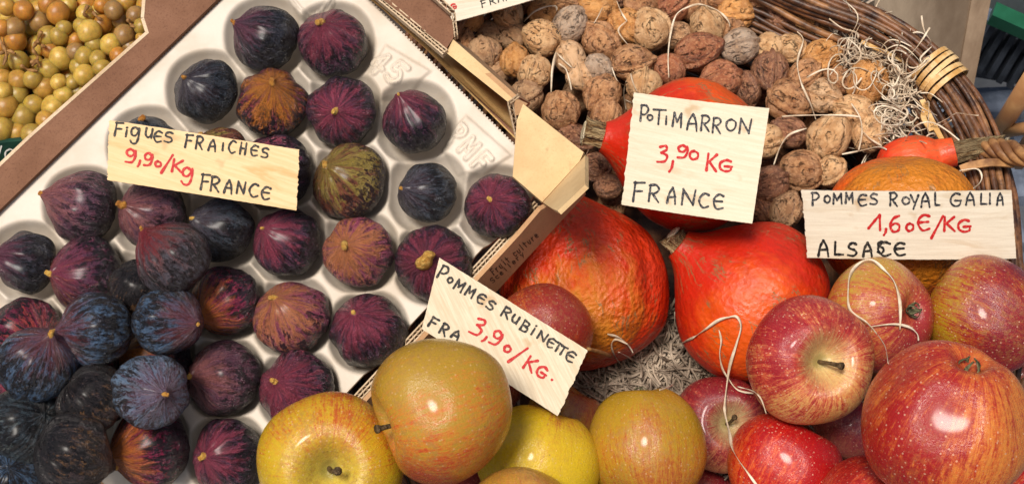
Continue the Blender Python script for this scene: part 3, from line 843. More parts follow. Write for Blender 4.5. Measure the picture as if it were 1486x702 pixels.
# soften the ridge tops a little
for _ in range(5):
    Hp = np.pad(H, 1, mode='edge')
    H = (Hp[1:-1, 1:-1]*4+Hp[:-2, 1:-1]+Hp[2:, 1:-1]+Hp[1:-1, :-2]+Hp[1:-1, 2:])/8
def emboss(H, polys, wpx, h):
    d = np.full(PX.shape, 1e9)
    for pl in polys:
        pl = [(p.x, p.y) for p in catmull([Vector((a, b, 0)) for a, b in pl], 4)] if len(pl) > 2 else pl
        for (x0, y0), (x1, y1) in zip(pl[:-1], pl[1:]):
            L2 = (x1-x0)**2+(y1-y0)**2+1e-9
            t = np.clip(((PX-x0)*(x1-x0)+(PY-y0)*(y1-y0))/L2, 0, 1)
            d = np.minimum(d, np.hypot(PX-x0-t*(x1-x0), PY-y0-t*(y1-y0)))
    ridge = np.clip(1-np.abs(d-wpx)/2.0, 0, 1)
    return H+ridge*h
EMB = {'4': [[(.7, 1), (0, .32)], [(0, .32), (1, .36)], [(.72, 1), (.68, 0)]], '5': [[(.95, 1), (.2, .97)], [(.2, .97), (.1, .55), (.55, .65), (.92, .36), (.55, .0), (.05, .08)]],
       'P': [[(.1, 0), (.1, 1)], [(.1, 1), (.7, .98), (.9, .72), (.6, .45), (.1, .45)]], 'M': [[(.05, 0), (.1, 1)], [(.1, 1), (.5, .35)], [(.5, .35), (.9, 1)], [(.9, 1), (.95, 0)]],
       'F': [[(.1, 0), (.1, 1)], [(.1, 1), (.95, 1)], [(.1, .52), (.75, .52)]]}
for ch, cx, cy, w_, h_, rot in (('4', 551, 93, 19, 31, 42), ('5', 576, 107, 19, 31, 42), ('P', 664, 196, 15, 27, 47), ('M', 681, 216, 17, 27, 47), ('F', 699, 236, 15, 27, 47)):
    cr, sr = math.cos(R_(rot)), math.sin(R_(rot))
    H = emboss(H, [[(cx+(x-.5)*w_*cr+(y-.5)*h_*sr, cy+(x-.5)*w_*sr-(y-.5)*h_*cr) for x, y in st] for st in EMB[ch]], 2.5, 0.0026)
H = emboss(H, [[(420, -4), (436, 16), (452, 22), (470, 12), (482, 2)]], 2.6, 0.0018)
# raised pads that carry the embossing
def pad(H, poly, h):
    P = np.array(poly, float); ins = np.full(PX.shape, 1e9)
    n = len(P)
    area = sum(P[i][0]*P[(i+1) % n][1]-P[(i+1) % n][0]*P[i][1] for i in range(n))
    for i in range(n):
        a, b = P[i], P[(i+1) % n]; e = b-a; L_ = np.hypot(*e)
        d = ((e[0])*(PY-a[1])-(e[1])*(PX-a[0]))/L_*(1 if area > 0 else -1)
        ins = np.minimum(ins, d)
    return H+h*np.clip(ins/3.5+0.5, 0, 1)**1.0
H = pad(H, [(528, 118), (560, 66), (625, 104), (596, 128), (552, 142)], 0.0016)
H = pad(H, [(640, 212), (676, 168), (742, 226), (700, 252), (664, 250)], 0.0016)
H = pad(H, [(412, -20), (490, -20), (478, 14), (446, 30), (432, 22)], 0.0016)
H = pad(H, [(505, 545), (600, 470), (585, 430), (690, 345), (735, 330), (480, 610)], 0.0010) 
D = 0.90/(1-(351-PY)/FPX*math.tan(R_(12))) 
pts = np.zeros(PX.shape+(3,))
for k in range(3):
    pts[..., k] = CAM[k] + D*(FWD[k]+RT[k]*(PX-743)/FPX+UP[k]*(351-PY)/FPX)
pts += np.array(TN)*H[..., None]
# toothed cut edges
eu = np.array((W(Rr[0], Rr[1], tray_d(Rr[1]))-W(T[0], T[1], tray_d(T[1]))).normalized())
ev = np.array((W(Ll[0], Ll[1], tray_d(Ll[1]))-W(T[0], T[1], tray_d(T[1]))).normalized())
tooth = lambda n_, per, a: (np.abs(((np.arange(n_)/per) % 1)-0.5)*2-0.5)*a
pts[:, 0, :] += ev*tooth(NU, 3.0, 0.0018)[:, None]
pts[0, :, :] += eu*tooth(NV, 3.0, 0.0014)[:, None]
pts[:, 0, :] -= np.array(TN)*0.0010; pts[0, :, :] -= np.array(TN)*0.0010
vs = pts.reshape(-1, 3)
idx = np.arange(NU*NV).reshape(NU, NV)
q = np.stack([idx[:-1, :-1], idx[1:, :-1], idx[1:, 1:], idx[:-1, 1:]], -1).reshape(-1, 4)
n0 = len(vs)
loop = list(idx[:, 0])+list(idx[-1, 1:])+list(idx[-2::-1, -1])+list(idx[0, -2:0:-1])
vlow = vs[loop]-np.array(TN)*0.004
me = bpy.data.meshes.new('tray_liner')
nl = len(loop)
skirt = [(loop[i], loop[(i+1) % nl], n0+(i+1) % nl, n0+i) for i in range(nl)]
me.from_pydata(np.vstack([vs, vlow]).tolist(), [], q.tolist()+skirt)
me.polygons.foreach_set('use_smooth', [True]*len(q)+[False]*nl); me.materials.append(M['tray'])
tray = obj('moulded_tray', me); tag(tray, 'white moulded tray with fig hollows, embossed 45 and PMF', 'tray')
me.update()

# ================================================================== CARDBOARD BOX
box = empty('cardboard_box', TW(500, 300, -0.05)); tag(box, 'cardboard fig box with brown flaps and pale folded corner', 'box')
def bpart(b, name, m, sm=False, kind=None, parent=None):
    o = b.build(name, m, parent or box, sm)
    o.location = -box.location if not parent else (0, 0, 0)
    if kind: o['kind'] = kind
    return o
def bpanel(name, quad, th, m):
    return panel(name, quad, th, m, box)
def corrugated(A, B, tvec, inw, name, double=True, wl=0.0062, parent=None, lm='card_edge'):
    """exposed edge of corrugated board from A to B: liners plus the wavy sheets between"""
    b = MB(); L_ = (B-A).length; e = (B-A).normalized(); t = tvec.length; tn = tvec.normalized()
    lay = 2 if double else 1
    lt = 0.00045
    for k in range(lay+1):
        o_ = tn*(t*k/lay)
        n = 40; wob = [A+e*(L_*i/n)+o_-inw.normalized()*random.uniform(0, .0007) for i in range(n+1)]
        for i in range(n):
            b.prism([wob[i]-tn*lt, wob[i+1]-tn*lt, wob[i+1]+tn*lt, wob[i]+tn*lt], [p+inw for p in (wob[i]-tn*lt, wob[i+1]-tn*lt, wob[i+1]+tn*lt, wob[i]+tn*lt)])
    for k in range(lay):
        n = int(L_/wl)*6
        for i in range(n):
            x0, x1 = L_*i/n, L_*(i+1)/n
            f = lambda x: t/lay*(k+0.5+0.44*math.sin(2*math.pi*x/wl+k))
            p0, p1 = A+e*x0+tn*f(x0), A+e*x1+tn*f(x1)
            w_ = tn*0.00018
            b.prism([p0-w_, p1-w_, p1+w_, p0+w_], [p+inw for p in (p0-w_, p1-w_, p1+w_, p0+w_)])
    return bpart(b, name, M[lm], kind='stuff')
td = tray_d
# left flap, folded level above the tray edge
bpanel('left_flap', [(352, -36, td(-36, .005)), (-70, 372, td(372, .005)), (-70, 308, td(308, .005)), (44, 200, td(200, .005)), (216, 48, td(48, .005)), (209, 26, td(26, .005)), (214, -36, td(-36, .005))], 0.0035, M['card_brown'])
b = MB()
edge = [(-70, 308), (44, 200), (216, 48), (209, 26), (214, -36)]
pp = [TW(x, y, .0053) for x, y in edge]
for a, c in zip(pp[:-1], pp[1:]):
    nn = (c-a).normalized().cross(TN)*0.0022
    if nn.dot(RT) > 0: nn = -nn
    b.prism([a, c, c+nn, a+nn], [p-TN*0.004 for p in (a, c, c+nn, a+nn)])
bpart(b, 'flap_edge', M['card_edge'])
# inner side of upper right wall
bpanel('upper_wall', [(498, -60, td(-60, -.004)), (772, 214, td(214, -.004)), (737, 147, td(147, .018)), (648, 77, td(77, .018)), (475, -60, td(-60, .018))], 0.004, M['card_ochre'])
bpanel('wall_top', [(648, 77, td(77, .0182)), (737, 148, td(148, .0182)), (750, 139, td(139, .021)), (657, 57, td(57, .021))], 0.004, M['card_pale'])
bpanel('outer_wall', [(657, 57, td(57, .0205)), (750, 139, td(139, .0205)), (770, 150, td(150, -.06)), (680, 70, td(70, -.06))], 0.003, M['card_tan'])
bpanel('gap_shade_strip', [(520, -30, td(-30, -.005)), (775, 226, td(226, -.005)), (770, 217, td(217, -.003)), (526, -34, td(-34, -.003))], 0.002, M['card_brown'])  # dark strip put in for the shade in the gap between wall and tray
# stacking tab standing out of the slot
bpanel('stacking_tab', [(556, 0, td(0, .022)), (500, -50, td(-50, .022)), (560, -60, td(-60, .034)), (625, -3, td(-3, .034)), (652, 21, td(21, .032)), (659, 36, td(36, .030)), (658, 55, td(55, .026)), (648, 70, td(70, .022))], 0.004, M['card_brown'])
corrugated(TW(520, -36, .0215), TW(649, 73, .0215), (TW(643, 79, .0205)-TW(649, 73, .0215)), -TN*0.007, 'tab_edge')
corrugated(TW(600, -30, .0335), TW(654, 19, .0325), (TW(659, 15, .0315)-TW(654, 19, .0325)), -TN*0.006, 'tab_edge', False)
corrugated(TW(656, 20, .032), TW(660, 54, .026), (TW(664, 52, .0255)-TW(660, 54, .026)), -TN*0.006, 'tab_edge', False)
# hollow end of the wall; a dark sheet stands in for its shade
bpanel('wall_end_shade', [(737, 146, td(146, .012)), (752, 139, td(139, .012)), (765, 170, td(170, .008)), (752, 205, td(205, .0))], 0.003, M['card_dark'])
corrugated(TW(737, 147, .0195), TW(749, 200, .002), (TW(743, 146, .018)-TW(737, 147, .0195)), -TN*0.006, 'wall_edge', False)
corrugated(TW(739, 147, .0205), TW(752, 137, .0205), (TW(741, 150, .0195)-TW(739, 147, .0205)), -TN*0.006, 'wall_edge', False)
bpanel('wall_lining', [(745, 143, td(143, .019)), (764, 152, td(152, .021)), (756, 166, td(166, .012)), (748, 168, td(168, .012))], 0.002, M['card_tan'])
# folded corner
bpanel('corner_flap', [(759, 151, td(151, .026)), (847, 221, td(221, .024)), (841, 234, td(234, .024)), (787, 293, td(293, .024)), (744, 256, td(256, .026)), (750, 175, td(175, .026))], 0.004, M['card_pale'])
bpanel('corner_side', [(841, 234.5, td(234, .0236)), (849, 224, td(224, .020)), (849, 268, td(268, .004)), (809, 306, td(306, .004)), (802, 303, td(303, .006)), (787.5, 293.5, td(293, .0236))], 0.003, M['card_pale'])
corrugated(TW(843, 232, .0245), TW(848, 222, .0245), (TW(849, 227, .0225)-TW(843, 232, .0245)), -TN*0.006, 'corner_edge', False)
b = MB(); a0, a1 = TW(806, 303.5, .0065), TW(845, 268, .0065)
b.prism([a0, a1, a1+(TW(845, 271.5, .0055)-TW(845, 268, .0065)), a0+(TW(806, 307, .0055)-TW(806, 303.5, .0065))], [p-TN*0.003 for p in (a0, a1, TW(845, 271.5, .0055), TW(806, 307, .0055))])
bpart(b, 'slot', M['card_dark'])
# lower right wall: three board layers on edge, then the outer face
def lr(y, k=0.0): return 727-.93*(y-345)+k
for (ya, yb, nm) in ((292, 720, 'lower_wall_edge'),):
    A = TW(lr(ya), ya, .006); B = TW(lr(yb), yb, .006)
    tv = TW(lr(ya)+8, ya+7.5, .0055)-A
    corrugated(B, A, tv*0.9, -TN*0.012, nm, True, 0.0066)
    b = MB(); b.prism([A-TN*.010, B-TN*.010, B+tv-TN*.010, A+tv-TN*.010], [p-TN*.003 for p in (A-TN*.010, B-TN*.010, B+tv-TN*.010, A+tv-TN*.010)])
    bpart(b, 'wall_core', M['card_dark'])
A = TW(lr(320)+9, 328, .004); B = TW(lr(720)+9, 728, .004)
tv = (TW(lr(320)+13, 333, .0035)-A)
corrugated(B, A, tv, -TN*0.012, 'lower_wall_edge', False, 0.0066)
qd = [(lr(296)+12, 305, td(305, .006)), (848, 268, td(268, .003)), (850, 282, td(282, -.030)), (lr(720)+40, 752, td(752, -.03)), (lr(720)+13, 734, td(734, .003)), (lr(330)+13, 341, td(341, .003))]
P = [W(*q_) for q_ in qd]
n_ = (P[1]-P[4]).cross(P[3]-P[4]).normalized()
if n_.dot(FWD) > 0: n_ = -n_
fx = []
for p in P:
    r = p-CAM; fx.append(CAM+r*((P[4]-CAM).dot(n_)/r.dot(n_)))
b = MB(); b.prism(fx, [p-n_*0.003 for p in fx]); bpart(b, 'outer_side', M['card_tan'])
OUT_P, OUT_N = fx[0], n_
# outer skin further down, and the bottom of the box
b = MB(); lo = [TW(x, y, -.055) for x, y in ((431, -90), (790, 262), (285, 800), (-150, 450))]
b.prism(lo, [p-TN*0.004 for p in lo]); bpart(b, 'bottom', M['card_tan'])
for i, j in ((1, 2), (2, 3), (3, 0)):
    b = MB(); a, c = lo[i], lo[j]; inn = (sum(lo, Vector())/4-(a+c)/2).normalized()*0.003
    h = 0.028
    b.prism([a, c, c+TN*h, a+TN*h], [p+inn for p in (a, c, c+TN*h, a+TN*h)]); bpart(b, 'side', M['card_tan'])

# ================================================================== LETTERING
F = {
 'F': [[(0.05, 0), (0.1, 1)], [(0, .95), (.9, 1)], [(.1, .52), (.75, .56)]],
 'I': [[(.5, 0), (.5, 1)]],
 'i': [[(.5, 0), (.5, .7)], [(.45, .98), (.55, 1.0)]],
 'g': [[(.85, .85), (.45, 1), (.1, .82), (.2, .52), (.6, .5), (.85, .8)], [(.9, .95), (.92, .4), (.75, .03), (.35, 0), (.1, .15)]],
 'U': [[(.08, 1), (.05, .4), (.3, .03), (.7, .1), (.9, .5), (.92, 1)], [(.92, 1), (.92, 0)]],
 'E': [[(.95, .92), (.5, 1), (.1, .72), (.08, .35), (.4, 0), (.95, .1)], [(.1, .52), (.85, .55)]],
 'S': [[(.9, .9), (.5, 1), (.12, .82), (.2, .6), (.7, .48), (.92, .25), (.6, .02), (.05, .08)]],
 'R': [[(.1, 0), (.12, 1)], [(.05, .95), (.6, 1), (.9, .78), (.6, .52), (.15, .48)], [(.35, .48), (.95, 0)]],
 'A': [[(.05, 0), (.2, .6), (.5, 1)], [(.5, 1), (.8, .6), (.95, 0)], [(.12, .38), (.88, .42)]],
 'C': [[(.95, .9), (.5, 1), (.1, .65), (.1, .3), (.5, 0), (.98, .12)]],
 'H': [[(.1, 0), (.1, 1)], [(.9, 0), (.9, 1)], [(.1, .5), (.9, .52)]],
 'N': [[(.08, 0), (.1, 1)], [(.1, 1), (.85, .05)], [(.85, .05), (.95, 1)]],
 'M': [[(.05, 0), (.1, 1)], [(.1, 1), (.45, .35)], [(.45, .35), (.85, 1)], [(.85, 1), (.92, 0)]],
 'O': [[(.5, 1), (.1, .8), (.05, .3), (.45, 0), (.9, .25), (.92, .75), (.5, 1)]],
 '0': [[(.5, 1), (.1, .8), (.05, .3), (.45, 0), (.9, .25), (.92, .75), (.5, 1)]],
 'P': [[(.12, 0), (.12, 1)], [(.05, .95), (.6, 1), (.92, .75), (.6, .45), (.15, .42)]],
 'T': [[(.5, 0), (.5, .98)], [(0, .94), (1, 1)]],
 'Y': [[(.05, 1), (.45, .5)], [(.95, 1), (.35, 0)]],
 'L': [[(.15, 1), (.1, .05)], [(.1, .05), (.95, .03)]],
 'G': [[(.9, .9), (.5, 1), (.08, .7), (.08, .25), (.45, 0), (.9, .1), (.95, .42)], [(.45, .42), (1.0, .44)]],
 'K': [[(.15, 0), (.2, 1)], [(.95, 1), (.2, .45)], [(.35, .52), (1, 0)]],
 'B': [[(.1, 0), (.12, 1)], [(.1, .98), (.75, .9), (.7, .58), (.15, .52)], [(.15, .52), (.85, .42), (.8, .05), (.1, 0)]],
 '9': [[(.85, .8), (.45, 1), (.08, .8), (.2, .52), (.6, .5), (.85, .8)], [(.88, .9), (.95, .5), (.7, .08), (.1, .02)]],
 '3': [[(.15, .92), (.7, 1), (.85, .78), (.35, .58)], [(.35, .58), (.95, .42), (.8, .08), (.05, 0)]],
 '6': [[(.85, 1), (.35, .85), (.05, .4), (.3, 0), (.8, .05), (.9, .38), (.5, .52), (.12, .35)]],
 '1': [[(0, .12), (.35, .5), (.8, 1)], [(.8, 1), (.82, 0)]],
 '/': [[(0, 0), (1, 1)]],
 ',': [[(.8, 1), (.6, .4), (.1, 0)]],
 '.': [[(.4, .5), (.6, .5)]],
 'l': [[(.5, 0), (.5, 1)]], 'r': [[(.2, 0), (.2, .62)], [(.2, .45), (.8, .62)]], 'u': [[(.15, .6), (.2, .1), (.7, .05), (.85, .6)]],
 't': [[(.4, 0), (.4, .95)], [(.1, .62), (.8, .62)]], 'c': [[(.85, .55), (.3, .6), (.15, .3), (.4, .02), (.85, .08)]],
 'e': [[(.15, .32), (.85, .35), (.6, .62), (.2, .5), (.2, .1), (.85, .05)]], 'y': [[(.1, .6), (.45, .1)], [(.85, .6), (.3, -.3)]],
 'm': [[(.1, 0), (.12, .6)], [(.12, .5), (.45, .6), (.5, 0)], [(.5, .5), (.85, .6), (.9, 0)]], 'o': [[(.5, .6), (.12, .35), (.4, 0), (.85, .3), (.5, .6)]],
}
def letters(chars, rot, wpx, P, N, name, m, parent, off=0.0003, seed=1, warp=None):
    """chars: (char, cx, cy, w, h) in photograph pixels, laid on the plane (P, N)"""
    rg = random.Random(seed)
    b = MB(); cr, sr = math.cos(rot), math.sin(rot); lay = 0
    for ch, cx, cy, w_, h_ in chars:
        for st in F[ch]:
            lay += 1
            pts = []
            for (x, y) in st:
                lx, ly = (x-.5)*w_+rg.uniform(-.3, .3), -(y-.5)*h_+rg.uniform(-.3, .3)
                pts.append(Vector((cx+lx*cr-ly*sr, cy+lx*sr+ly*cr, 0)))
            q = catmull(pts, 6) if len(pts) > 2 else [pts[0].lerp(pts[1], i/7) for i in range(8)]
            # densify + round ends
            O = off+0.000015*(lay % 9)
            P0 = P+N*O
            wd = []
            n = len(q)
            for i in range(n):
                f = (1+0.12*math.sin(i*.9+lay)+rg.uniform(-.14, .14))*(1.12-.3*i/n)
                wd.append(wpx*f)
            d0 = (q[0]-q[1]).normalized(); d1 = (q[-1]-q[-2]).normalized()
            q2 = [q[0]+d0*wpx*.5, q[0]+d0*wpx*.35]+q+[q[-1]+d1*wpx*.35, q[-1]+d1*wpx*.5]
            wd = [wpx*.35, wpx*.75]+wd+[wpx*.75, wpx*.35]
            base = len(b.v)
            for i, p in enumerate(q2):
                t = q2[min(i+1, len(q2)-1)]-q2[max(i-1, 0)]
                t = t.normalized() if t.length > 1e-6 else Vector((1, 0, 0))
                s_ = Vector((-t.y, t.x, 0))*wd[i]/2
                for e in (p+s_, p-s_):
                    pt = plane_pt(e.x, e.y, P0, N); b.v.append(warp(pt) if warp else pt)
            for i in range(len(q2)-1):
                b.f.append((base+2*i, base+2*i+1, base+2*i+3, base+2*i+2))
    me = b.mesh(name, M[m]); o = obj(name, me, parent); o.location = -parent.location
    if parent.rotation_mode == 'QUATERNION': pass
    return o

def sign(poly, deps, jag, m, label, texts, seed, thick=0.0011, name='price_board'):
    """poly: corner pixels TL, TR, BR, BL; deps: distances of TL, TR, BL; jag: jagged edge indices"""
    rg = random.Random(seed)
    A, B, C = W(*poly[0], deps[0]), W(*poly[1], deps[1]), W(*poly[3], deps[2])
    N = (B-A).cross(C-A).normalized()
    if N.dot(FWD) > 0: N = -N
    root = empty(name, A); tag(root, label, 'price board', 'handwritten price boards')
    ex = (B-A).normalized(); ey = N.cross(ex)
    Mx = Matrix((ex, ey, N)).transposed(); Mt = Mx.transposed()
    wid = (B-A).length; amp = wid*rg.uniform(.012, .022)*rg.choice((-1, 1)); sk = rg.uniform(-.25, .25)
    def warp(p):                      # height of the slightly bent board over its plane
        l_ = Mt @ (p-A); u = 2*l_.x/wid-1+sk*2*l_.y/wid
        return p+N*(amp*(0.45-u*u))
    NX, NY = 64, 40
    jt = {}
    for i in range(NX+1):
        for e in (0, NY): jt[(i, e)] = rg.uniform(-.9, .9) if (0 if e == 0 else 2) in jag else rg.uniform(-.22, .22)
    jr = [[rg.uniform(-1.0, 1.0)+.5*math.sin(k*.5+seed) if q_ in jag else rg.uniform(-.22, .22) for k in range(NY+1)] for q_ in (3, 1)]
    vs = []
    for j_ in range(NY+1):
        for i in range(NX+1):
            u, v = i/NX, j_/NY
            x = (poly[0][0]*(1-u)+poly[1][0]*u)*(1-v)+(poly[3][0]*(1-u)+poly[2][0]*u)*v
            y = (poly[0][1]*(1-u)+poly[1][1]*u)*(1-v)+(poly[3][1]*(1-u)+poly[2][1]*u)*v
            if i == 0: x += jr[0][j_]
            if i == NX: x += jr[1][j_]
            if j_ in (0, NY): y += jt[(i, j_)]
            vs.append(Mt @ (warp(plane_pt(x, y, A, N))-A))
    n1 = len(vs); W1 = NX+1
    vs += [v-Vector((0, 0, thick)) for v in vs]
    fs = []
    for j_ in range(NY):
        for i in range(NX):
            a = j_*W1+i
            fs.append((a, a+1, a+1+W1, a+W1)); fs.append((n1+a+W1, n1+a+1+W1, n1+a+1, n1+a))
    ring = [i for i in range(NX)]+[j_*W1+NX for j_ in range(NY)]+[NY*W1+i for i in range(NX, 0, -1)]+[j_*W1 for j_ in range(NY, 0, -1)]
    for a, c in zip(ring, ring[1:]+ring[:1]): fs.append((a, n1+a, n1+c, c))
    o = obj('board', mesh_from('board', vs, fs, M[m], False), root); o.rotation_mode = 'QUATERNION'; o.rotation_quaternion = Mx.to_quaternion()
    for k, (chars, rot, wpx, mat) in enumerate(texts):
        letters(chars, rot, wpx, A, N, 'lettering', mat, root, seed=seed+k, warp=warp)
    return root
def zc(chars, sc, ox, oy, dx=0, dy=0):
    return [(c, ox+(x+dx)/sc, oy+(y+dy)/sc, w_/sc, h_/sc) for c, x, y, w_, h_ in chars]
# figues
r1 = zc([('F', 105, 130, 55, 92), ('i', 155, 148, 20, 62), ('g', 212, 170, 65, 110), ('U', 310, 155, 50, 62), ('E', 370, 180, 55, 72), ('S', 445, 185, 58, 72),
         ('F', 585, 212, 50, 88), ('R', 655, 222, 50, 85), ('A', 742, 240, 50, 75), ('I', 812, 250, 10, 48), ('C', 875, 250, 48, 82), ('H', 950, 262, 42, 75), ('E', 1025, 275, 50, 68), ('S', 1098, 290, 48, 66)], 4.68, 150, 160)
r2 = zc([('9', 185, 310, 70, 92), (',', 242, 362, 14, 40), ('9', 305, 335, 60, 88), ('0', 372, 366, 42, 36), ('/', 432, 365, 60, 130), ('K', 500, 380, 80, 85), ('g', 568, 448, 75, 115)], 4.68, 150, 160)
r3 = zc([('F', 695, 490, 60, 105), ('R', 760, 503, 62, 98), ('A', 850, 520, 55, 90), ('N', 935, 528, 60, 80), ('C', 1020, 545, 62, 88), ('E', 1103, 562, 62, 85)], 4.68, 150, 160)
sign([(158, 174), (434, 217), (430, 305), (155, 261)], (.862, .860, .858), (1, 3), 'board_warm', 'warm yellow board reading FIGUES FRAICHES 9,90/Kg FRANCE lying on the figs',
     [(r1, R_(8), 3.0, 'ink'), (r2, R_(8), 3.6, 'red'), (r3, R_(8), 3.2, 'ink')], 21)
# potimarron
r1 = zc([('P', 150, 150, 42, 80), ('O', 178, 170, 26, 26), ('T', 222, 165, 60, 70), ('I', 257, 182, 10, 36), ('M', 312, 180, 46, 66), ('A', 385, 190, 52, 78), ('R', 447, 195, 45, 75), ('R', 503, 206, 45, 72), ('O', 572, 205, 48, 56), ('N', 640, 212, 58, 70)], 3.342, 890, 120)
r2 = zc([('3', 240, 345, 48, 80), (',', 282, 405, 20, 52), ('9', 337, 333, 50, 62), ('0', 392, 350, 44, 40), ('K', 475, 385, 55, 82), ('G', 545, 402, 60, 55)], 3.342, 890, 120)
r3 = zc([('F', 125, 530, 55, 95), ('R', 198, 535, 55, 80), ('A', 285, 545, 45, 75), ('N', 365, 555, 70, 75), ('C', 440, 570, 50, 70), ('E', 510, 577, 50, 70)], 3.342, 890, 120)
sign([(920, 135), (1116, 158), (1091, 325), (902, 297)], (.915, .915, .898), (3,), 'board_pale', 'square cream board reading POTIMARRON 3,90KG FRANCE leaning on a red pumpkin',
     [(r1, R_(6), 3.1, 'ink_blue'), (r2, R_(6), 3.8, 'red'), (r3, R_(6), 3.3, 'ink_blue')], 22)
# galla
r1 = zc([('P', 150, 130, 52, 80), ('O', 225, 130, 38, 46), ('M', 290, 125, 62, 65), ('M', 365, 120, 52, 65), ('E', 447, 132, 55, 72), ('S', 520, 125, 48, 70), ('R', 645, 125, 52, 85), ('O', 725, 135, 48, 46), ('Y', 780, 142, 55, 90), ('A', 850, 130, 60, 88), ('L', 925, 125, 32, 80), ('G', 1045, 130, 70, 82), ('A', 1140, 125, 58, 80), ('L', 1228, 128, 44, 66), ('I', 1268, 126, 10, 64), ('A', 1335, 130, 45, 75)], 4.423, 1150, 260)
r2 = zc([('1', 530, 275, 90, 98), (',', 592, 335, 16, 38), ('6', 655, 282, 68, 98), ('0', 750, 305, 46, 50), ('E', 840, 275, 80, 98), ('/', 925, 305, 75, 140), ('K', 1000, 285, 78, 88), ('G', 1100, 297, 82, 75)], 4.423, 1150, 260)
r3 = zc([('A', 200, 445, 68, 100), ('L', 297, 445, 60, 84), ('S', 385, 450, 58, 85), ('A', 480, 450, 60, 90), ('C', 585, 445, 85, 88), ('S', 565, 435, 42, 72), ('E', 685, 445, 70, 82)], 4.423, 1150, 260)
sign([(1164, 277), (1469, 277), (1476, 376), (1173, 375)], (.905, .905, .918), (3,), 'board_pale2', 'long cream board reading POMMES ROYAL GALLA 1,60E/KG ALSACE above the red apples',
     [(r1, 0, 3.0, 'ink_blue'), (r2, 0, 3.7, 'red'), (r3, 0, 3.6, 'ink')], 23)
# rubinette
r1 = zc([('P', 122, 100, 34, 56), ('O', 150, 130, 20, 22), ('M', 188, 153, 38, 42), ('M', 232, 178, 34, 40), ('E', 275, 205, 32, 38), ('S', 315, 232, 30, 36), ('R', 378, 262, 34, 42), ('U', 415, 288, 28, 30), ('B', 455, 318, 34, 44), ('i', 489, 333, 8, 40), ('N', 525, 358, 38, 34), ('E', 560, 385, 30, 38), ('T', 588, 402, 26, 36), ('T', 608, 416, 26, 36), ('E', 640, 440, 38, 42)], 2.808, 600, 360)
r2 = zc([('3', 262, 320, 45, 72), (',', 288, 370, 10, 24), ('9', 337, 365, 42, 62), ('0', 382, 410, 28, 28), ('/', 425, 435, 40, 88), ('K', 475, 470, 46, 55), ('G', 523, 503, 42, 44), ('.', 565, 535, 8, 4)], 2.808, 600, 360)
r3 = zc([('F', 82, 305, 32, 44), ('R', 125, 330, 32, 44), ('A', 172, 353, 32, 36)], 2.808, 600, 360)
sign([(638, 374), (853, 508), (810, 603), (612, 477)], (.852, .836, .850), (1,), 'board_cream', 'tilted cream board reading POMMES RUBINETTE 3,90/KG. beside the golden apples',
     [(r1, R_(31), 3.2, 'ink'), (r2, R_(31), 3.8, 'red'), (r3, R_(31), 3.4, 'ink')], 24)
# the one cut off at the top
r1 = zc([('F', 597, 28, 45, 58), ('R', 668, 5, 50, 60), ('A', 735, -15, 50, 60), ('N', 800, -32, 50, 60)], 5.85, 600, 0)
r2 = zc([('/', 205, 45, 30, 70), ('K', 270, 78, 55, 45), ('G', 338, 55, 45, 40)], 5.85, 600, 0)
sign([(606, -62), (782, -100), (800, -7), (628, 40)], (1.066, 1.066, 1.045), (1,), 'board_pale2', 'cream board cut off by the top edge, reading KG and FRAN, on the walnuts',
     [(r1, R_(-15), 1.7, 'ink'), (r2, R_(-15), 2.2, 'red')], 25)
# print on the box side
def boxtext(word, x0, y0, x1, y1, h, wd, seed):
    n = len(word); ch = []
    ang = math.atan2(y1-y0, x1-x0)
    for i, c in enumerate(word):
        if c == ' ': continue
        t = (i+.5)/n; ch.append((c, x0+(x1-x0)*t, y0+(y1-y0)*t, math.hypot(x1-x0, y1-y0)/n*.7, h))
    letters(ch, ang, wd, OUT_P, OUT_N, 'printed_text', 'print', box, seed=seed)
boxtext('Fruit culture', 713, 396, 780, 339, 9, 1.3, 5)
boxtext('Scellery', 712, 409, 760, 366, 7, 1.2, 6)

# ================================================================== PUMPKINS
def pumpkin(cx, cy, r, d, ax, scl, pd, ca, cb, amt, scuff, label, seed, stem=None, nw=0.0):
    root = empty('pumpkin', W(cx, cy, d)); root.rotation_mode = 'QUATERNION'
    root.rotation_quaternion = orient(camdir(*ax), seed*1.3)
    rm = r*d/FPX; root.scale = (rm, rm, rm*scl)
    tag(root, label, 'pumpkin', 'red kuri pumpkins in the basket')
    o = obj('rind', pumpkin_mesh(seed, nw), root)
    pdl = root.rotation_quaternion.inverted() @ camdir(*pd)
    setp(o, ca=list(ca), cb=list(cb), amt=amt, scuff=scuff, pd=list(pdl))
    if stem:
        ln, rad, bend = stem
        b = MB(); q = catmull([Vector((0, 0, 1.08)), Vector((0, 0, 1.16+ln*.3)), Vector((bend*.4, 0, 1.16+ln*.7)), Vector((bend, 0, 1.16+ln))], 6)
        n = len(q); k = 20
        b.tube(q, [rad*(1.18 if i == 0 else 1.0-0.12*math.sin(math.pi*i/n)+0.12*(i/n)**3) for i in range(n)], k)
        for i, v in enumerate(b.v[:n*k]):
            a = (i % k)
            c = q[i//k]; off = (v-c)*(0.16*math.cos(a*2*math.pi/k*5)+0.10*noise.noise(v*9+Vector((seed, 0, 0))))
            b.v[i] = v+off
        s_ = b.build('stem', M['cork'], root, True)
        e = MB(); c = q[-1]; e.tube([c-Vector((0, 0, .01)), c+Vector((bend*.1, 0, .012)), c+Vector((bend*.1, 0, .03))], [rad*.98, rad*.85, rad*.4], 14)
        es = e.build('cut_end', M['cork_end'], s_, True)
    return root
RED = (.60, .035, .003); ORG = (.66, .085, .004); OCH = (.50, .16, .01); DKR = (.52, .018, .004)
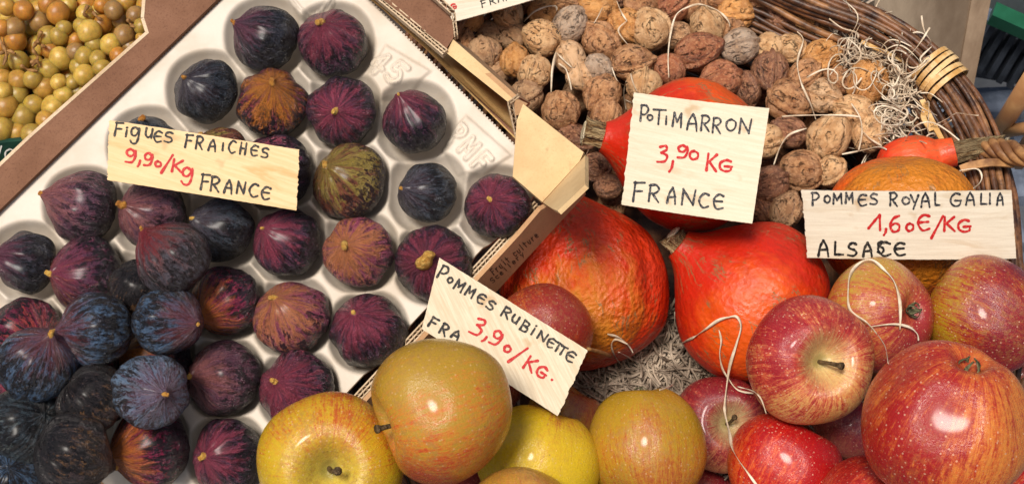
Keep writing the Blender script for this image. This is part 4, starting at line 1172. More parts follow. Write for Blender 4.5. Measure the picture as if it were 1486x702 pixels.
pumpkin(850, 420, 121, .975, (-.25, .93, -.25), 1.08, (-.1, -.35, .9), (.58, .030, .003), (.56, .18, .012), .28, .60, 'big blotched orange and red pumpkin with a scar, beside the box corner', 1)
pumpkin(1091, 437, 117, .965, (-.78, .60, .05), 1.0, (.0, -.3, .9), DKR, ORG, .35, .25, 'bright red orange pumpkin below the potimarron board', 2, (.14, .15, .03))
pumpkin(1002, 225, 112, .985, (-.97, .20, .05), 1.0, (.4, .6, .6), DKR, ORG, .30, .2, 'red pumpkin behind the potimarron board, stem to the left', 3, (.26, .17, .0))
pumpkin(1308, 326, 114, .988, (.15, -.95, -.2), 1.0, (.1, .3, .9), (.72, .10, .005), (.58, .19, .012), .75, .5, 'orange brown pumpkin behind the royal galla board', 4)
pumpkin(1320, 236, 38, 1.02, (.93, .22, .22), 1.45, (.2, .6, .8), (.62, .03, .006), (.72, .09, .02), .45, .1, 'scarlet pumpkin neck with a thick corky stem at the basket rim', 5, (1.12, .44, -.25), .56)

# ================================================================== APPLES
def apple(cx, cy, r, d, ax, k, label, grp, ca, cb, cc, amt, pd, rus=.3, dots=.5, cp=(.55, .45, .15), polea=.5, sq=(1, 1, 1), stem=True, spin=0.0):
    root = empty('apple', W(cx, cy, d)); root.rotation_mode = 'QUATERNION'
    root.rotation_quaternion = orient(camdir(*ax), spin)
    rm = r*d/FPX; root.scale = (rm*sq[0], rm*sq[1], rm*sq[2]); tag(root, label, 'apple', grp)
    o = obj('skin', APM[k], root)
    pdl = root.rotation_quaternion.inverted() @ camdir(*pd)
    setp(o, ca=list(ca), cb=list(cb), cc=list(cc), amt=amt, pd=list(pdl), russet=rus, dots=dots, cp=list(cp), polea=polea)
    if stem: obj('stem', ASTEM, root)
    obj('calyx', CALYX, root)
    return root
RG = 'golden rubinette apples'; GG = 'red royal gala apples'
YEL = (.60, .38, .02); GOL = (.50, .25, .02); ORR = (.55, .13, .015); OLV = (.34, .19, .018); BRO = (.36, .13, .03)
apple(645, 592, 107, .79, (-.92, -.30, .22), 2, 'golden apple flushed orange below, stem to the left, over the board corner', RG, (.36, .21, .016), (.50, .17, .016), (.42, .055, .010), .30, (.2, -1.7, .3), .55, .25, spin=1.0, sq=(1.0, 1.0, 1.05), polea=.3)
apple(478, 672, 104, .822, (.12, -.03, .99), 1, 'green yellow apple with its stem facing the viewer, beside the tray', RG, (.50, .33, .012), (.52, .25, .015), (.42, .08, .012), .26, (.5, 1.7, .0), .5, .35, (.50, .50, .12), .55)
apple(783, 668, 90, .862, (-.3, -.93, .2), 4, 'clear yellow apple under the lower tip of the rubinette board', RG, (.62, .42, .012), (.58, .34, .015), (.46, .16, .02), -.05, (.5, .8, .1), .2, .3)
apple(938, 645, 86, .872, (.10, -.97, .20), 4, 'golden brown oval apple in front of the straw', RG, (.40, .235, .016), (.42, .15, .016), (.32, .07, .012), .16, (.2, -.6, .6), .5, .3, sq=(1.0, 1.0, 1.14))
apple(752, 752, 84, .80, (.2, -.8, .5), 0, 'brown gold apple cut off by the bottom edge', RG, OLV, (.50, .24, .04), BRO, .2, (.5, .3, .3), .9, .2)
apple(783, 480, 77, .890, (.35, -.80, .5), 1, 'dull red apple behind the rubinette board', RG, (.48, .17, .02), (.38, .05, .016), (.24, .02, .015), .50, (.3, .4, .7), .3, .35, stem=False)
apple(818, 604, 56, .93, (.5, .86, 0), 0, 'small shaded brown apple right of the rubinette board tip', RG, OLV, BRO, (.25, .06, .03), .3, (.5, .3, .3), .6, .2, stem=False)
CRE = (.62, .33, .10); RD = (.62, .05, .03); CRI = (.40, .015, .025); PK = (.62, .14, .08)
apple(1172, 523, 93, .86, (.22, .05, .97), 0, 'red apple with a cream centre and brown stem facing the viewer', GG, CRE, (.46, .05, .03), (.28, .010, .016), .50, (-.35, .6, .45), .15, .5, (.66, .56, .22), .85, spin=-1.1)
apple(1278, 456, 82, .900, (-.55, -.14, -.80), 1, 'yellow and pink apple with straw looped over it, below the galla board', GG, (.42, .26, .03), (.46, .10, .04), (.28, .018, .02), .66, (.8, -.9, .5), .3, .5, stem=False)
apple(1438, 463, 88, .905, (-.62, .35, -.66), 3, 'olive and crimson apple at the right edge below the galla board', GG, (.36, .22, .010), (.34, .03, .016), (.19, .010, .016), .86, (1.1, -.2, .3), .4, .5, stem=False)
apple(1376, 608, 120, .785, (-.20, -.86, -.42), 3, 'very large red and orange striped apple, bottom right, calyx on top', GG, (.60, .20, .03), (.48, .08, .016), (.30, .008, .008), .58, (-1.7, .3, .5), .2, .45, stem=False, spin=.4)
apple(1045, 615, 70, .95, (.16, .13, .97), 0, 'crimson apple with a pale star round its stem, right of the straw', GG, (.54, .20, .08), (.34, .03, .03), (.18, .010, .018), .52, (0, .3, .2), .1, .4, (.62, .55, .26), .8, spin=.8)
apple(1137, 680, 84, .885, (.5, .86, 0), 2, 'bright scarlet apple crossed by a straw, bottom centre right', GG, (.62, .12, .02), (.50, .018, .008), (.34, .006, .008), .62, (.3, .2, .2), .05, .45, stem=False)
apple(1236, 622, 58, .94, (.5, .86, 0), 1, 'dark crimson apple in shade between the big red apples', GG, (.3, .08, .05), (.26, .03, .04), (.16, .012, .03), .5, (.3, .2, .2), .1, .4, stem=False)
apple(1270, 748, 88, .84, (.5, .86, 0), 0, 'red striped apple cut off by the bottom edge under the largest apple', GG, (.58, .14, .03), (.44, .025, .015), (.28, .010, .010), .58, (.3, .5, .2), .05, .4, stem=False)
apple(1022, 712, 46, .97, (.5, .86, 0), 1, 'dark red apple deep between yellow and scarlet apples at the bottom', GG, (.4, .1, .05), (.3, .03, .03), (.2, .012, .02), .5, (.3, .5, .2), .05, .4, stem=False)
apple(1500, 728, 60, .90, (.5, .86, 0), 0, 'red apple just showing in the bottom right corner', GG, (.6, .2, .05), (.5, .03, .02), (.4, .012, .02), .5, (.3, .5, .2), .05, .4, stem=False)
# apples of the layer underneath, seen only through the gaps
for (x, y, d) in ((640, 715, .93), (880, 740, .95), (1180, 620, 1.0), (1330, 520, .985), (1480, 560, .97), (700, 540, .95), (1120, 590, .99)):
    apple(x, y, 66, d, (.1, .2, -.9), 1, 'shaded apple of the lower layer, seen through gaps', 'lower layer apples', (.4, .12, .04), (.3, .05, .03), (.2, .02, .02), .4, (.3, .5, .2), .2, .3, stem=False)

# ================================================================== BASKET
RIM = [(1050, -60), (1178, -2), (1262, 30), (1326, 68), (1380, 124), (1418, 184), (1440, 244), (1456, 330), (1462, 440), (1452, 580), (1400, 720), (1260, 830), (1020, 880), (760, 860), (600, 740), (540, 560), (540, 330), (590, 100), (700, -60), (880, -110)]
rim = catmull([base_pt(x, y, 0.0) for x, y in RIM], 10, True)
cen = sum(rim, Vector())/len(rim)
def rim_off(inn, up, wob, seed):
    out = []; n = len(rim)
    for i, p in enumerate(rim):
        t = (rim[(i+1) % n]-rim[i-1]).normalized(); o_ = t.cross(BN)
        if o_.dot(cen-p) < 0: o_ = -o_
        w1 = noise.noise(p*14+Vector((seed*3.1, 0, 0)))*wob; w2 = noise.noise(p*14+Vector((0, seed*2.3, 9)))*wob
        out.append(p+o_*(inn+w1)+BN*(up+w2))
    return out
basket = empty('wicker_basket', cen); tag(basket, 'big dark willow basket holding walnuts, pumpkins and apples', 'basket')
def bk(b, name, m, sm=True, kind=None):
    o = b.build(name, m, basket, sm); o.location = -cen
    if kind: o['kind'] = kind
    return o
random.seed(5)
layout = [(-.011, -.006), (-.0105, -.001), (-.008, .003), (-.004, .006), (.000, .008), (.004, .0085), (.008, .0075), (.0115, .005), (.014, .001), (.010, .000), (.005, .003), (.000, .002), (-.005, -.002)]
for k, (a, c) in enumerate(layout):
    b = MB(); b.tube(rim_off(a, c, .0042, k+1), [.0024*(1+.14*math.sin(i*.17+k)+.16*noise.noise(Vector((i*.35, k*3, 0)))) for i in range(len(rim))], 7, True)
    bk(b, 'rim_rod', M['willow_b' if k in (3, 6, 9) else 'willow'])
for k in range(20):
    b = MB(); b.tube(rim_off(.014+k*.0026+random.uniform(-.001, .001), -.005-k*.0052, .0065, k+20), .0021+random.uniform(-.0005, .0006), 6, True)
    bk(b, 'wall_rod', M['willow_b' if k % 4 == 1 else 'willow'])
ra = rim_off(.006, .0, 0, 1); rb = rim_off(.050, -.11, 0, 1)
for i in range(0, len(rim), 4):
    b = MB(); m_ = ra[i].lerp(rb[i], .5)
    b.tube([ra[i], m_, rb[i]], .0028, 6); bk(b, 'stake', M['willow_b'])
b = MB(); fl = rim_off(.045, -.105, 0, 1)
b.prism(fl[::3], [p-BN*.006 for p in fl[::3]]); bk(b, 'base', M['willow'], False)
# pale cane bound round the rim
def near(px, py):
    t = base_pt(px, py, 0); return min(range(len(rim)), key=lambda i: (rim[i]-t).length)
i0 = near(1366, 108)
def rim_frame(fi):
    i = int(math.floor(fi)); f = fi-i; n = len(rim)
    p = rim[i % n].lerp(rim[(i+1) % n], f); t = (rim[(i+2) % n]-rim[(i-1) % n]).normalized(); o_ = t.cross(BN)
    if o_.dot(cen-p) < 0: o_ = -o_
    return p, t, o_
for k in range(5):
    p, t, o_ = rim_frame( i0-2.4+k*1.25)
    c = p+o_*.002+BN*.001
    q = []; nr = []
    for j in range(25):
        a = 2*math.pi*j/24
        v = o_*math.cos(a)*(.0172+.0008*(k%3))+BN*math.sin(a)*(.0135+.0006*(k%2))+t*(math.cos(a)*(.001+.001*(k%3)))
        q.append(c+v); nr.append(v.normalized())
    b = MB(); b.ribbon(q, nr, .0037, .0009); bk(b, 'cane_binding', M['cane'], False)
# loose peeled cane inside the wall
for pl in ([(1250, 60), (1290, 78), (1322, 92), (1352, 98)], [(1338, 145), (1352, 175), (1368, 205)], [(1345, 150), (1340, 170), (1352, 190)]):
    q = catmull([base_pt(x, y, -.004 if k_ < 4 else 0) for k_, (x, y) in enumerate(pl)], 6)
    b = MB(); b.ribbon(q, [BN]*len(q), .004, .001); bk(b, 'cane_binding', M['cane'], False)
# twisted handle leaving the rim at the right
hp = catmull([base_pt(1405, 214, -.01), base_pt(1438, 216, .012), base_pt(1458, 218, .02), base_pt(1486, 226, .03), base_pt(1530, 236, .05), base_pt(1580, 250, .05)], 14)
hd = empty('tmp'); bpy.data.objects.remove(hd)
for k in range(5):
    q = []
    for i, p in enumerate(hp):
        t = (hp[min(i+1, len(hp)-1)]-hp[max(0, i-1)]).normalized(); a_ = t.orthogonal().normalized(); a_ = (BN-t*BN.dot(t)).normalized(); b_ = t.cross(a_)
        an = i*.13+k*math.pi*.4; q.append(p+(a_*math.cos(an)+b_*math.sin(an))*.0050)
    b = MB(); b.tube(q, .0031+.0004*(k % 2), 8); bk(b, 'handle_strand', M['twist'])
b = MB(); q = catmull([base_pt(1394, 246, .012), base_pt(1412, 240, .014), base_pt(1440, 236, .018), base_pt(1470, 238, .016)], 6); b.ribbon(q, [BN]*len(q), .006, .0015); bk(b, 'handle_wrap', M['twist'], False)

# ================================================================== WALNUTS
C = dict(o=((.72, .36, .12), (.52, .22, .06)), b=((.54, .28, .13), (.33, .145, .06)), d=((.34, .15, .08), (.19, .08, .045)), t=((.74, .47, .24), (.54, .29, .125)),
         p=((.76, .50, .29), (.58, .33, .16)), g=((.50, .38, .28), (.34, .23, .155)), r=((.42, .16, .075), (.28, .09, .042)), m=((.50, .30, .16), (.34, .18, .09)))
# cx, cy, r, colour, pits, label
WAL = [
 (678, 29, 25, 'o', .2, 'orange brown walnut right of the brown stacking tab'), (736, 19, 25, 't', .3, 'flat tan walnut touching the cut off board at the top'),
 (710, 50, 22, 'm', .2, 'dull brown walnut between the orange one and a seamed one'), (742, 50, 25, 'm', .2, 'dull walnut with an open dark seam near the top'),
 (704, 77, 26, 'm', .5, 'grey brown walnut just above the pale wall of the fig box'), (671, 60, 20, 'b', .8, 'dark brown walnut half hidden by the stacking tab'),
 (718, 107, 23, 'm', .3, 'brown walnut peeping over the fig box wall'), (747, 88, 25, 'o', .1, 'orange walnut leaning left of a pale round one'),
 (785, 55, 29, 't', .9, 'tan walnut pitted with black, left of the grey one'), (775, 106, 28, 't', .5, 'pale tan walnut with a parted seam above the box end'),
 (826, 38, 28, 'g', .6, 'grey dusty walnut near the top, second row'), (790, 18, 24, 'o', .2, 'orange walnut shaded behind the grey one'),
 (818, 2, 26, 'b', .6, 'dark brown walnut cut by the top edge above the grey one'), (866, 13, 30, 'o', .3, 'golden orange walnut at the top edge with a straw across'),
 (828, 84, 24, 'p', .0, 'smooth cream orange walnut in the middle of the left group'), (842, 112, 23, 'p', .2, 'cream walnut below the smooth one'),
 (869, 100, 23, 'g', .3, 'pale grey star marked walnut left of the red pitted one'), (874, 61, 29, 'b', .5, 'brown walnut with pale rays spreading from its tip'),
 (874, 137, 30, 'b', .8, 'brown walnut with black blotches above the pumpkin stem'), (814, 159, 31, 'b', .4, 'brown ribbed walnut with a black gash beside the box corner'),
 (765, 138, 26, 'm', .4, 'dull walnut just above the pale folded corner'), (908, 38, 28, 'o', .3, 'orange walnut crossed by a thin straw, top centre'),
 (944, 44, 31, 't', .6, 'big seamed tan walnut right of the orange one'), (930, 4, 26, 'b', .6, 'brown walnut at the top edge right of the golden one'),
 (977, 10, 27, 'r', .3, 'red brown walnut at the top edge, centre'), (917, 90, 30, 'b', .9, 'red brown walnut heavily pitted with black above the red pumpkin'),
 (934, 124, 28, 't', .6, 'tan walnut touching the top left corner of the potimarron board'), (880, 170, 27, 'b', .3, 'brown walnut resting on the pumpkin stem'),
 (972, 102, 25, 'r', .6, 'red brown walnut just above the red pumpkin'), (984, 52, 24, 'm', .5, 'shaded ridged walnut under the big straw arch'),
 (1012, 75, 30, 'r', .6, 'large red brown walnut right of the big straw arch'), (1027, 37, 28, 't', .3, 'tan walnut framed by the big straw arch'),
 (831, 200, 24, 'd', .4, 'dark walnut in the gap beside the pale box corner'), (866, 243, 24, 'd', .3, 'dark walnut under the pumpkin stem'),
 (884, 272, 20, 'd', .3, 'dark walnut between box corner and potimarron board'), (1006, 8, 24, 'b', .4, 'brown walnut at the top edge inside the straw arch'),
 (1073, 68, 30, 'g', .7, 'pale grey oval walnut with dark pits, top right group'), (1068, 20, 27, 'o', .5, 'orange walnut near the top edge, right group'),
 (1133, 22, 29, 'd', .7, 'dark chocolate walnut at the top edge'), (1180, 33, 26, 'o', .5, 'bright orange walnut against the basket wall'),
 (1117, 71, 25, 't', .2, 'tan walnut paired with another beside the curling straw'), (1148, 71, 24, 't', .2, 'tan walnut left of the curling straw'),
 (1118, 103, 30, 'd', .8, 'dark red walnut with many pits, right group'), (1192, 83, 30, 'o', .1, 'smooth golden walnut nearest the curly straw'),
 (1143, 146, 32, 'b', .9, 'spotted brown walnut right of the potimarron board'), (1194, 139, 29, 'p', .5, 'pale lumpy walnut right of the spotted one'),
 (1258, 119, 33, 'o', .7, 'large tan walnut with a broken seam in the curly straw'), (1047, 115, 29, 'r', .6, 'red brown walnut behind the top of the potimarron board'),
 (1082, 128, 22, 'd', .5, 'small dark walnut above the right end of the potimarron board'), (1203, 200, 33, 't', .3, 'seamed light brown walnut above the orange brown pumpkin'),
 (1242, 163, 28, 't', .7, 'pale walnut under crossed straws'), (1262, 195, 28, 't', .5, 'cream walnut touching the orange brown pumpkin'),
 (1110, 205, 27, 't', .5, 'tan walnut half hidden by the right edge of the potimarron board'), (1143, 192, 25, 'd', .4, 'dark walnut in the hollow right of the potimarron board'),
 (1165, 247, 31, 'b', .6, 'round brown walnut left of the orange brown pumpkin'), (1206, 248, 24, 't', .3, 'tan walnut peeping above the orange brown pumpkin'),
 (1117, 268, 28, 'd', .5, 'dark grey walnut at the lower right of the potimarron board'), (1140, 305, 27, 'm', .5, 'grey brown walnut at the left end of the galla board'),
 (1102, 300, 23, 'd', .4, 'dark walnut above the red orange pumpkin'), (1216, 118, 24, 'b', .3, 'brown walnut behind the broken seamed one'),
 (1168, 108, 24, 'b', .4, 'brown walnut squeezed between the golden and dark red ones'), (1100, -4, 25, 'b', .5, 'brown walnut at the top edge left of the chocolate one'),
 (1040, -6, 25, 'b', .4, 'brown walnut cut by the top edge above the tan one'), (900, -8, 24, 'd', .5, 'dark walnut cut by the top edge, centre left'),
 (760, 0, 22, 'd', .5, 'dark walnut behind the cut off board'), (1062, 45, 22, 'b', .4, 'brown walnut wedged above the grey oval one'),
]
random.seed(19)
def walnut(cx, cy, r, d, col, pits, label, grp):
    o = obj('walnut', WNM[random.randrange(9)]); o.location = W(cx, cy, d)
    rm = r*d/FPX*0.97
    # lies on its side, the seam showing
    an = random.uniform(0, 6.28); za = camdir(math.cos(an), math.sin(an), random.uniform(-.2, .75))
    ya = za.cross(-FWD).normalized(); ya = (ya*math.cos(.9)+za.cross(ya)*math.sin(.9)) if random.random() < .35 else ya
    ya = Quaternion(za, random.uniform(-.75, .75)) @ ya
    xa = ya.cross(za).normalized(); ya = za.cross(xa)
    o.rotation_euler = Matrix((xa, ya, za)).transposed().to_euler()
    o.scale = (rm, rm, rm*random.uniform(.92, 1.03)); tag(o, label, 'walnut', grp)
    a, b_ = C[col]; j = random.uniform(.9, 1.12)
    setp(o, ca=[x*j for x in a], cb=[x*j for x in b_], pits=pits)
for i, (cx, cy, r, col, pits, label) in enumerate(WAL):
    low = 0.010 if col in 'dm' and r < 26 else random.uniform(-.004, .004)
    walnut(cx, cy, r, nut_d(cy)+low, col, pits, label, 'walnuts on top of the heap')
pos = []
def inside(x, y):
    if x < 640 or x > 1290 or y < -20 or y > 330: return False
    if y > 1.0*(x-640)+60 and x < 860: return False            # under the box
    if x > 1180 and y < 0.62*(x-1180)+12: return False        # rim
    if x < 1100 and y > 300: return False
    if x > 1215 and y > 230: return False
    return True
tries = 0
while tries < 4000:
    tries += 1
    x, y = random.uniform(640, 1290), random.uniform(-20, 330)
    if inside(x, y) and all(math.hypot(x-a, y-c) > 47 for a, c in pos): pos.append((x, y))
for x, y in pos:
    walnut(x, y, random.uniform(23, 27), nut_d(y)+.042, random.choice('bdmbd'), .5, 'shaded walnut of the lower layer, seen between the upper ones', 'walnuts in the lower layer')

# ================================================================== GRAPES
GZ = [(25,28,38),(100,45,42),(205,15,42),(245,55,48),(170,95,45),(362,60,38),(290,20,35),(65,175,48),(60,120,45),(10,120,35),(272,120,33),(205,155,45),(250,155,38),(80,262,44),(5,265,40),(380,135,50),(345,110,35),(435,105,42),(482,45,40),(530,15,42),(435,25,35),(575,65,38),(600,115,33),(615,25,38),(527,150,45),(510,85,35),(400,190,35),(470,190,45),(320,175,38),(215,215,38),(257,250,48),(320,220,38),(360,240,42),(415,250,35),(205,298,48),(340,285,45),(360,320,46),(310,350,30),(435,290,38),(77,342,45),(10,335,40),(140,335,40),(250,350,35),(190,372,50),(270,405,42),(335,390,40),(75,400,45),(25,450,52),(145,445,42),(230,455,52),(100,497,53),(195,510,42),(75,570,45),(135,570,45),(10,550,48),(505,240,38),(550,195,35),(600,160,25),(10,390,40)]
gb = []
BG = [('amber grapes of the bunch at the top left corner', 40, 60), ('freckled golden grapes of the bunch next to the brown box flap', 150, 50), ('greenish gold grapes of the bunch above the green crate edge', 45, 160)]
for lab, x, y in BG:
    e = empty('grape_bunch', W(x, y, .97)); tag(e, lab.replace('grapes of the bunch', 'grape bunch'), 'grape bunch', 'bunches of white grapes'); gb.append(e)
random.seed(31)
GC = [((.60, .34, .05), (.42, .22, .03)), ((.62, .27, .025), (.42, .17, .018)), ((.52, .35, .05), (.38, .25, .04)), ((.42, .24, .07), (.28, .15, .045)), ((.74, .50, .10), (.54, .35, .05))]
def grape(x, y, r, d):
    k = 2 if y > 95 and x < 120 else (1 if x > 95 else 0)
    e = gb[k]; o = obj('grape', GRM, e)
    o.location = W(x, y, d)-e.location
    rm = r*d/FPX; o.scale = (rm, rm, rm); o.rotation_euler = (random.uniform(0, 6), random.uniform(0, 6), 0)
    a, c = random.choice(GC if k < 2 else [GC[2], GC[0], GC[2], GC[4]]); setp(o, ca=list(a), cb=list(c))
glist = []
for x, y, r in GZ:
    x, y, r = x/2.925, y/2.925, r/2.925; d = tray_d(y)+.022+random.uniform(-.006, .006)
    glist.append((x, y)); grape(x, y, r*1.02, d)
for lay, n, mind in ((.016, 900, 19), (.032, 900, 24)):
    pos = []
    for _ in range(n):
        x, y = random.uniform(-10, 225), random.uniform(-15, 225)
        if y > 232-.95*x-8 and y > 0: 
            if x < 205 or y > 50: continue
        if all(math.hypot(x-a, y-c) > mind for a, c in pos): pos.append((x, y)); grape(x, y, random.uniform(12.5, 15.5), tray_d(y)+.022+lay)
random.seed(8)
for e, pls in ((gb[0], [[(60, 46), (54, 60), (48, 72), (55, 84), (47, 96)], [(54, 60), (60, 66), (66, 68)], [(-5, 50), (4, 66), (9, 80), (5, 95)], [(30, 95), (42, 102), (54, 103)]]),
               (gb[1], [[(135, 18), (142, 26), (150, 30)], [(185, 28), (190, 36), (196, 40)], [(128, 8), (122, 20), (130, 26)]]),
               (gb[2], [[(0, 78), (12, 74), (22, 78)], [(45, 92), (52, 88), (58, 96)]])):
    b = MB()
    for pl in pls:
        q = catmull([W(x, y, tray_d(y)+.012+random.uniform(-.002, .004)) for x, y in pl], 6)
        b.tube(q, [.0011+.0004*math.sin(i) for i in range(len(q))], 6)
    o = b.build('stalk', M['stalk'], e, True); o.location = -e.location
# green grape crate with white lettering
cr = empty('grape_crate', W(0, 225, .93)); tag(cr, 'dark green printed crate edge below the grapes, white letter O', 'crate')
gp = [(-60, 214, .930), (46, 203, .930), (46, 262, .950), (-60, 262, .950)]
go = panel('crate_wall', gp, .004, M['green_dark'], cr)
P4 = [W(*q_) for q_ in gp]; gn = (P4[1]-P4[0]).cross(P4[3]-P4[0]).normalized()
if gn.dot(FWD) > 0: gn = -gn
letters([('O', 15, 225, 16, 17), ('Y', -3, 223, 14, 20)], R_(-8), 2.2, P4[0], gn, 'lettering', 'paint', cr)
bt = [W(x, y, tray_d(y)+.075) for x, y in ((-160, -120), (330, -120), (120, 140), (-160, 380))]
b = MB(); b.prism(bt, [p-TN*.004 for p in bt]); o = b.build('crate_base', M['green_dark'], cr); o.location = -cr.location

# ================================================================== STRAW
bpy.context.view_layer.update()
dg = bpy.context.evaluated_depsgraph_get()
def surf(px, py):
    r = ray(px, py); n = r.normalized()
    ok, loc, nr, idx_, ob, mx = scn.ray_cast(dg, CAM, n)
    return (loc-CAM).dot(FWD) if ok else 1.1
def rnd_ribbon(b, c, ln, curl, wd, rg, N, flat=.4):
    t = Vector((rg.gauss(0, 1), rg.gauss(0, 1), rg.gauss(0, 1))); t = (t-N*t.dot(N)*(1-flat)).normalized()
    ax = (N+Vector((rg.gauss(0, .6), rg.gauss(0, .6), rg.gauss(0, .6)))).normalized()
    n = 22 if curl > 5 else 10; q = []; p = c-t*ln*(.4 if curl < 5 else .1); nr = []
    c0 = rg.uniform(curl*.45, curl)*rg.choice((-1, 1))
    for i in range(n):
        q.append(p.copy()); nr.append((ax+Vector((rg.gauss(0, .15), rg.gauss(0, .15), rg.gauss(0, .15)))).normalized())
        p += t*(ln/n); t = (Quaternion(ax, c0/n*(1+.8*math.sin(i*.6))) @ t + N*rg.gauss(0, .06)).normalized()
    if len(q) > 1: b.ribbon(q, nr, wd*rg.uniform(.7, 1.25), .0003)
def clump(name, label, cells, n, off, ln, curl, wd, m, seed, depth=.012, flat=.4):
    rg = random.Random(seed); b = MB()
    for i in range(n):
        x, y, rr = cells[i % len(cells)]
        a = rg.uniform(0, 6.28); q = rr*math.sqrt(rg.random())
        px, py = x+q*math.cos(a), y+q*math.sin(a)
        c = base_pt(px, py, off-rg.random()*depth)
        rnd_ribbon(b, c, ln*rg.uniform(.5, 1.3), curl, wd, rg, BN, flat)
    o = b.build(name, M[m], None, True); tag(o, label, 'straw', None, 'stuff'); return o
clump('curly_straw', 'curly pale wood wool spilling between walnuts and basket rim',
      [(1235, 70, 22), (1262, 68, 26), (1292, 95, 24), (1305, 130, 26), (1308, 165, 24), (1292, 190, 22), (1318, 110, 22), (1250, 92, 20)], 200, -.006, .075, 11, .0011, 'straw', 41, .022, .7)
clump('straw_bed', 'flattened grey straw bed between pumpkins and apples',
      [(930, 560, 55), (960, 520, 50), (990, 560, 45), (900, 585, 50), (950, 490, 40), (1020, 560, 50), (880, 600, 60), (1240, 610, 60), (720, 690, 90), (1100, 640, 80)], 1500, -.042, .035, 2.0, .0017, 'straw_grey', 42, .022, .25)
clump('straw_lining', 'straw lining under the walnuts at the basket wall',
      [(1300, 140, 60), (1260, 90, 50), (1330, 220, 50), (1200, 40, 60), (1360, 260, 40)], 260, -.055, .05, 4, .0018, 'straw_grey', 43, .02, .5)

def strand(pl, label, wd=.0019, lift=.0022, seed=0, m='straw'):
    q2 = catmull([Vector((x, y, 0)) for x, y in pl], 7)
    ds = [surf(p.x, p.y)-lift for p in q2]
    n = len(ds)
    # a stiff strand: it bridges hollows instead of dropping into them
    for _ in range(60):
        nd = list(ds)
        for i in range(n):
            a = ds[max(i-1, 0)]; c = ds[min(i+1, n-1)]
            nd[i] = min(ds[i], (a+c)/2)
        ds = nd
    sm = [sum(ds[max(0, i-2):i+3])/len(ds[max(0, i-2):i+3]) for i in range(n)]
    ds = [min(a, c) for a, c in zip(ds, sm)]
    q = [W(p.x, p.y, d-.0003) for p, d in zip(q2, ds)]
    rg = random.Random(seed); ph = rg.uniform(0, 6)
    nr = [(-FWD+RT*.7*math.sin(i*.22+ph)+UP*.5*math.cos(i*.17+ph)).normalized() for i in range(n)]
    b = MB(); b.ribbon(q, nr, [wd*(1+.35*math.sin(i*.37+ph))*(.55+.45*min(1, i/4, (n-1-i)/4)) for i in range(n)], .00018)
    o = b.build('straw_strand', M[m], None, True); tag(o, label, 'straw', 'loose straw strands')
def z(pl, sc, ox, oy): return [(ox+a/sc, oy+c/sc) for a, c in pl]
A_ = lambda pl: z(pl, 4.39, 740, 0)
B_ = lambda pl: z(pl, 2.925, 880, 0)
C_ = lambda pl: z(pl, 4.386, 820, 440)
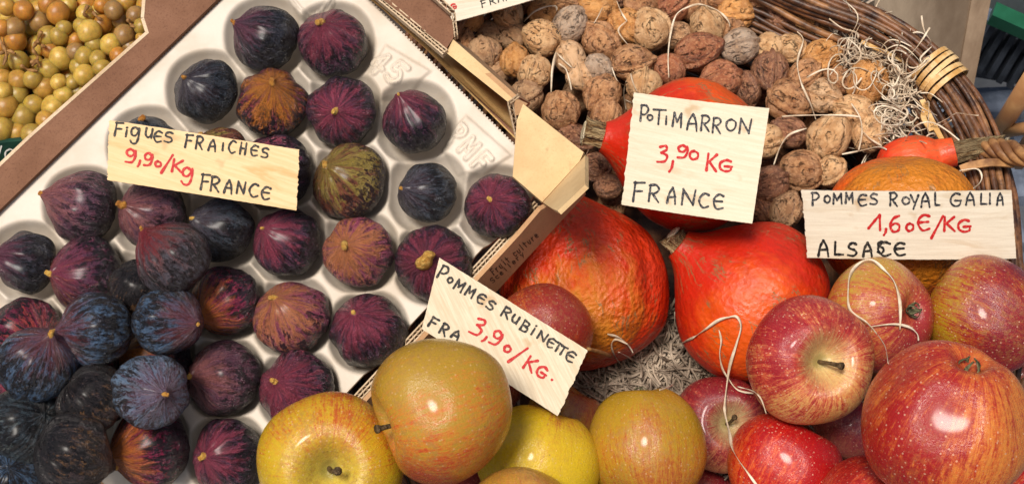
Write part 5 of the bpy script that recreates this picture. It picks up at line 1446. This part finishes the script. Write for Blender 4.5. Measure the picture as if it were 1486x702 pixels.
strands = [
 (A_([(90, 140), (150, 80), (230, 45), (290, 42), (297, 72)]), 'bent straw arching left of the grey walnut'),
 (A_([(295, 335), (270, 450), (262, 590)]), 'broad straight straw above the pale folded corner', .003),
 (A_([(300, 340), (345, 385), (395, 432)]), 'short straw across the smooth cream walnut'),
 (A_([(310, 405), (355, 440), (375, 500), (392, 575)]), 'thin straw down the lower cream walnut'),
 (A_([(590, 50), (560, 110), (535, 150)]), 'short thin straw on the golden orange walnut', .0012),
 (A_([(680, 8), (710, 80), (745, 135)]), 'thin straw hanging from the top edge', .0014),
 (A_([(745, 135), (690, 195), (750, 285)]), 'thin bent straw left of the big seamed walnut', .0014),
 (A_([(650, 430), (680, 510), (725, 545)]), 'curved straw right of the blotched walnut', .0014),
 (A_([(770, 470), (785, 530), (810, 585)]), 'short straight straw above the potimarron board'),
 (A_([(740, 520), (725, 600), (740, 700)]), 'upright straw left of the potimarron board'),
 (A_([(730, 635), (775, 655)]), 'tiny straw at the left corner of the potimarron board'),
 (B_([(265, 330), (262, 230), (275, 130), (300, 60), (350, 30), (400, 20), (470, 45), (515, 85), (525, 115)]), 'long straw making a high arch over the walnuts'),
 (B_([(810, 135), (835, 170), (815, 240), (812, 290), (830, 360), (865, 440), (890, 510)]), 'wavy straw running down beside the golden walnut'),
 (B_([(745, 495), (850, 490), (1000, 490), (1080, 497)]), 'level straw across the spotted walnut'),
 (B_([(1040, 440), (1075, 495), (1085, 560), (1070, 640)]), 'straw hanging over the seamed light brown walnut'),
 (B_([(850, 545), (780, 570), (740, 620), (710, 700)]), 'curving straw right of the potimarron board'),
 (B_([(945, 80), (1000, 120), (1060, 140), (1067, 170), (1040, 175)]), 'straw curling at the basket wall right of the orange walnut'),
 (B_([(1090, 560), (1120, 590), (1170, 620)]), 'short straw across the cream walnut'),
 (B_([(1000, 655), (1080, 640), (1150, 625), (1190, 635)]), 'straw lying along the top of the orange brown pumpkin'),
 (C_([(640, 265), (720, 260), (800, 225), (880, 175), (970, 110), (1040, 88), (1095, 86), (1120, 150), (1090, 260), (1050, 390), (1030, 520), (1018, 640), (1018, 700)])+[(1058, 625), (1065, 655), (1085, 685), (1100, 706)], 'very long straw over the red pumpkin and down the crimson apple', .0022),
 (C_([(980, 170), (995, 240), (985, 320), (1000, 410), (1040, 480), (1100, 550), (1200, 572)]), 'thin straw crossing the lower red pumpkin', .0016),
 (C_([(270, 195), (340, 215), (400, 265), (432, 315)]), 'short curl of straw on the blotched pumpkin'),
 (C_([(400, 260), (330, 228), (298, 255), (305, 310), (345, 375), (420, 460)]), 'looped straw at the foot of the blotched pumpkin'),
 (C_([(340, 310), (420, 350), (460, 430), (478, 500), (465, 535)]), 'hooked straw beside the golden brown apple', .0026),
 (C_([(720, 385), (800, 385), (850, 420), (890, 465)]), 'straw arching above the crimson apple'),
 (C_([(650, 300), (700, 370), (705, 440), (680, 520), (600, 550)]), 'brownish curl in the straw bed'),
 (C_([(90, 475), (170, 462), (250, 485), (310, 530), (335, 558)]), 'straw curving right of the rubinette board'),
 (C_([(95, 435), (200, 438), (290, 425)]), 'straw poking out right of the rubinette board'),
 ([(1289, 527), (1283, 500), (1260, 470), (1234, 450), (1231, 419), (1235, 396), (1248, 381), (1264, 377), (1281, 389), (1298, 409), (1306, 440), (1306, 478)], 'looped straw hung over the yellow and pink apple', .002),
 ([(1262, 474), (1295, 470), (1319, 474), (1331, 484), (1333, 494)], 'straw across the lower side of the yellow and pink apple'),
 (z([(340, 545), (430, 535), (460, 570), (450, 610), (415, 640)], 3.69, 1300, 100), 'straw loop right of the orange brown pumpkin', .0014),
 (z([(130, 130), (180, 130), (220, 155), (250, 180)], 3.69, 1300, 100), 'thin brown straw on the basket wall', .0012),
 ([(1070, 560), (1100, 572), (1112, 600)], 'short straw behind the crimson apple'),
 ([(1276, 78), (1300, 66), (1318, 72), (1338, 92), (1336, 84), (1352, 68)], 'straw curling over the basket rim', .0014),
]
for i, s_ in enumerate(strands):
    strand(s_[0], s_[1], (s_[2] if len(s_) > 2 else .0017)*.72, seed=i)
b = MB(); q = [W(853, 506, .846), W(870, 510, .862), W(886, 516, .886)]
b.tube(catmull(q, 4), .0012, 6); o = b.build('twig', M['stalk'], None, True); tag(o, 'short brown twig poking out from the rubinette board corner', 'twig')
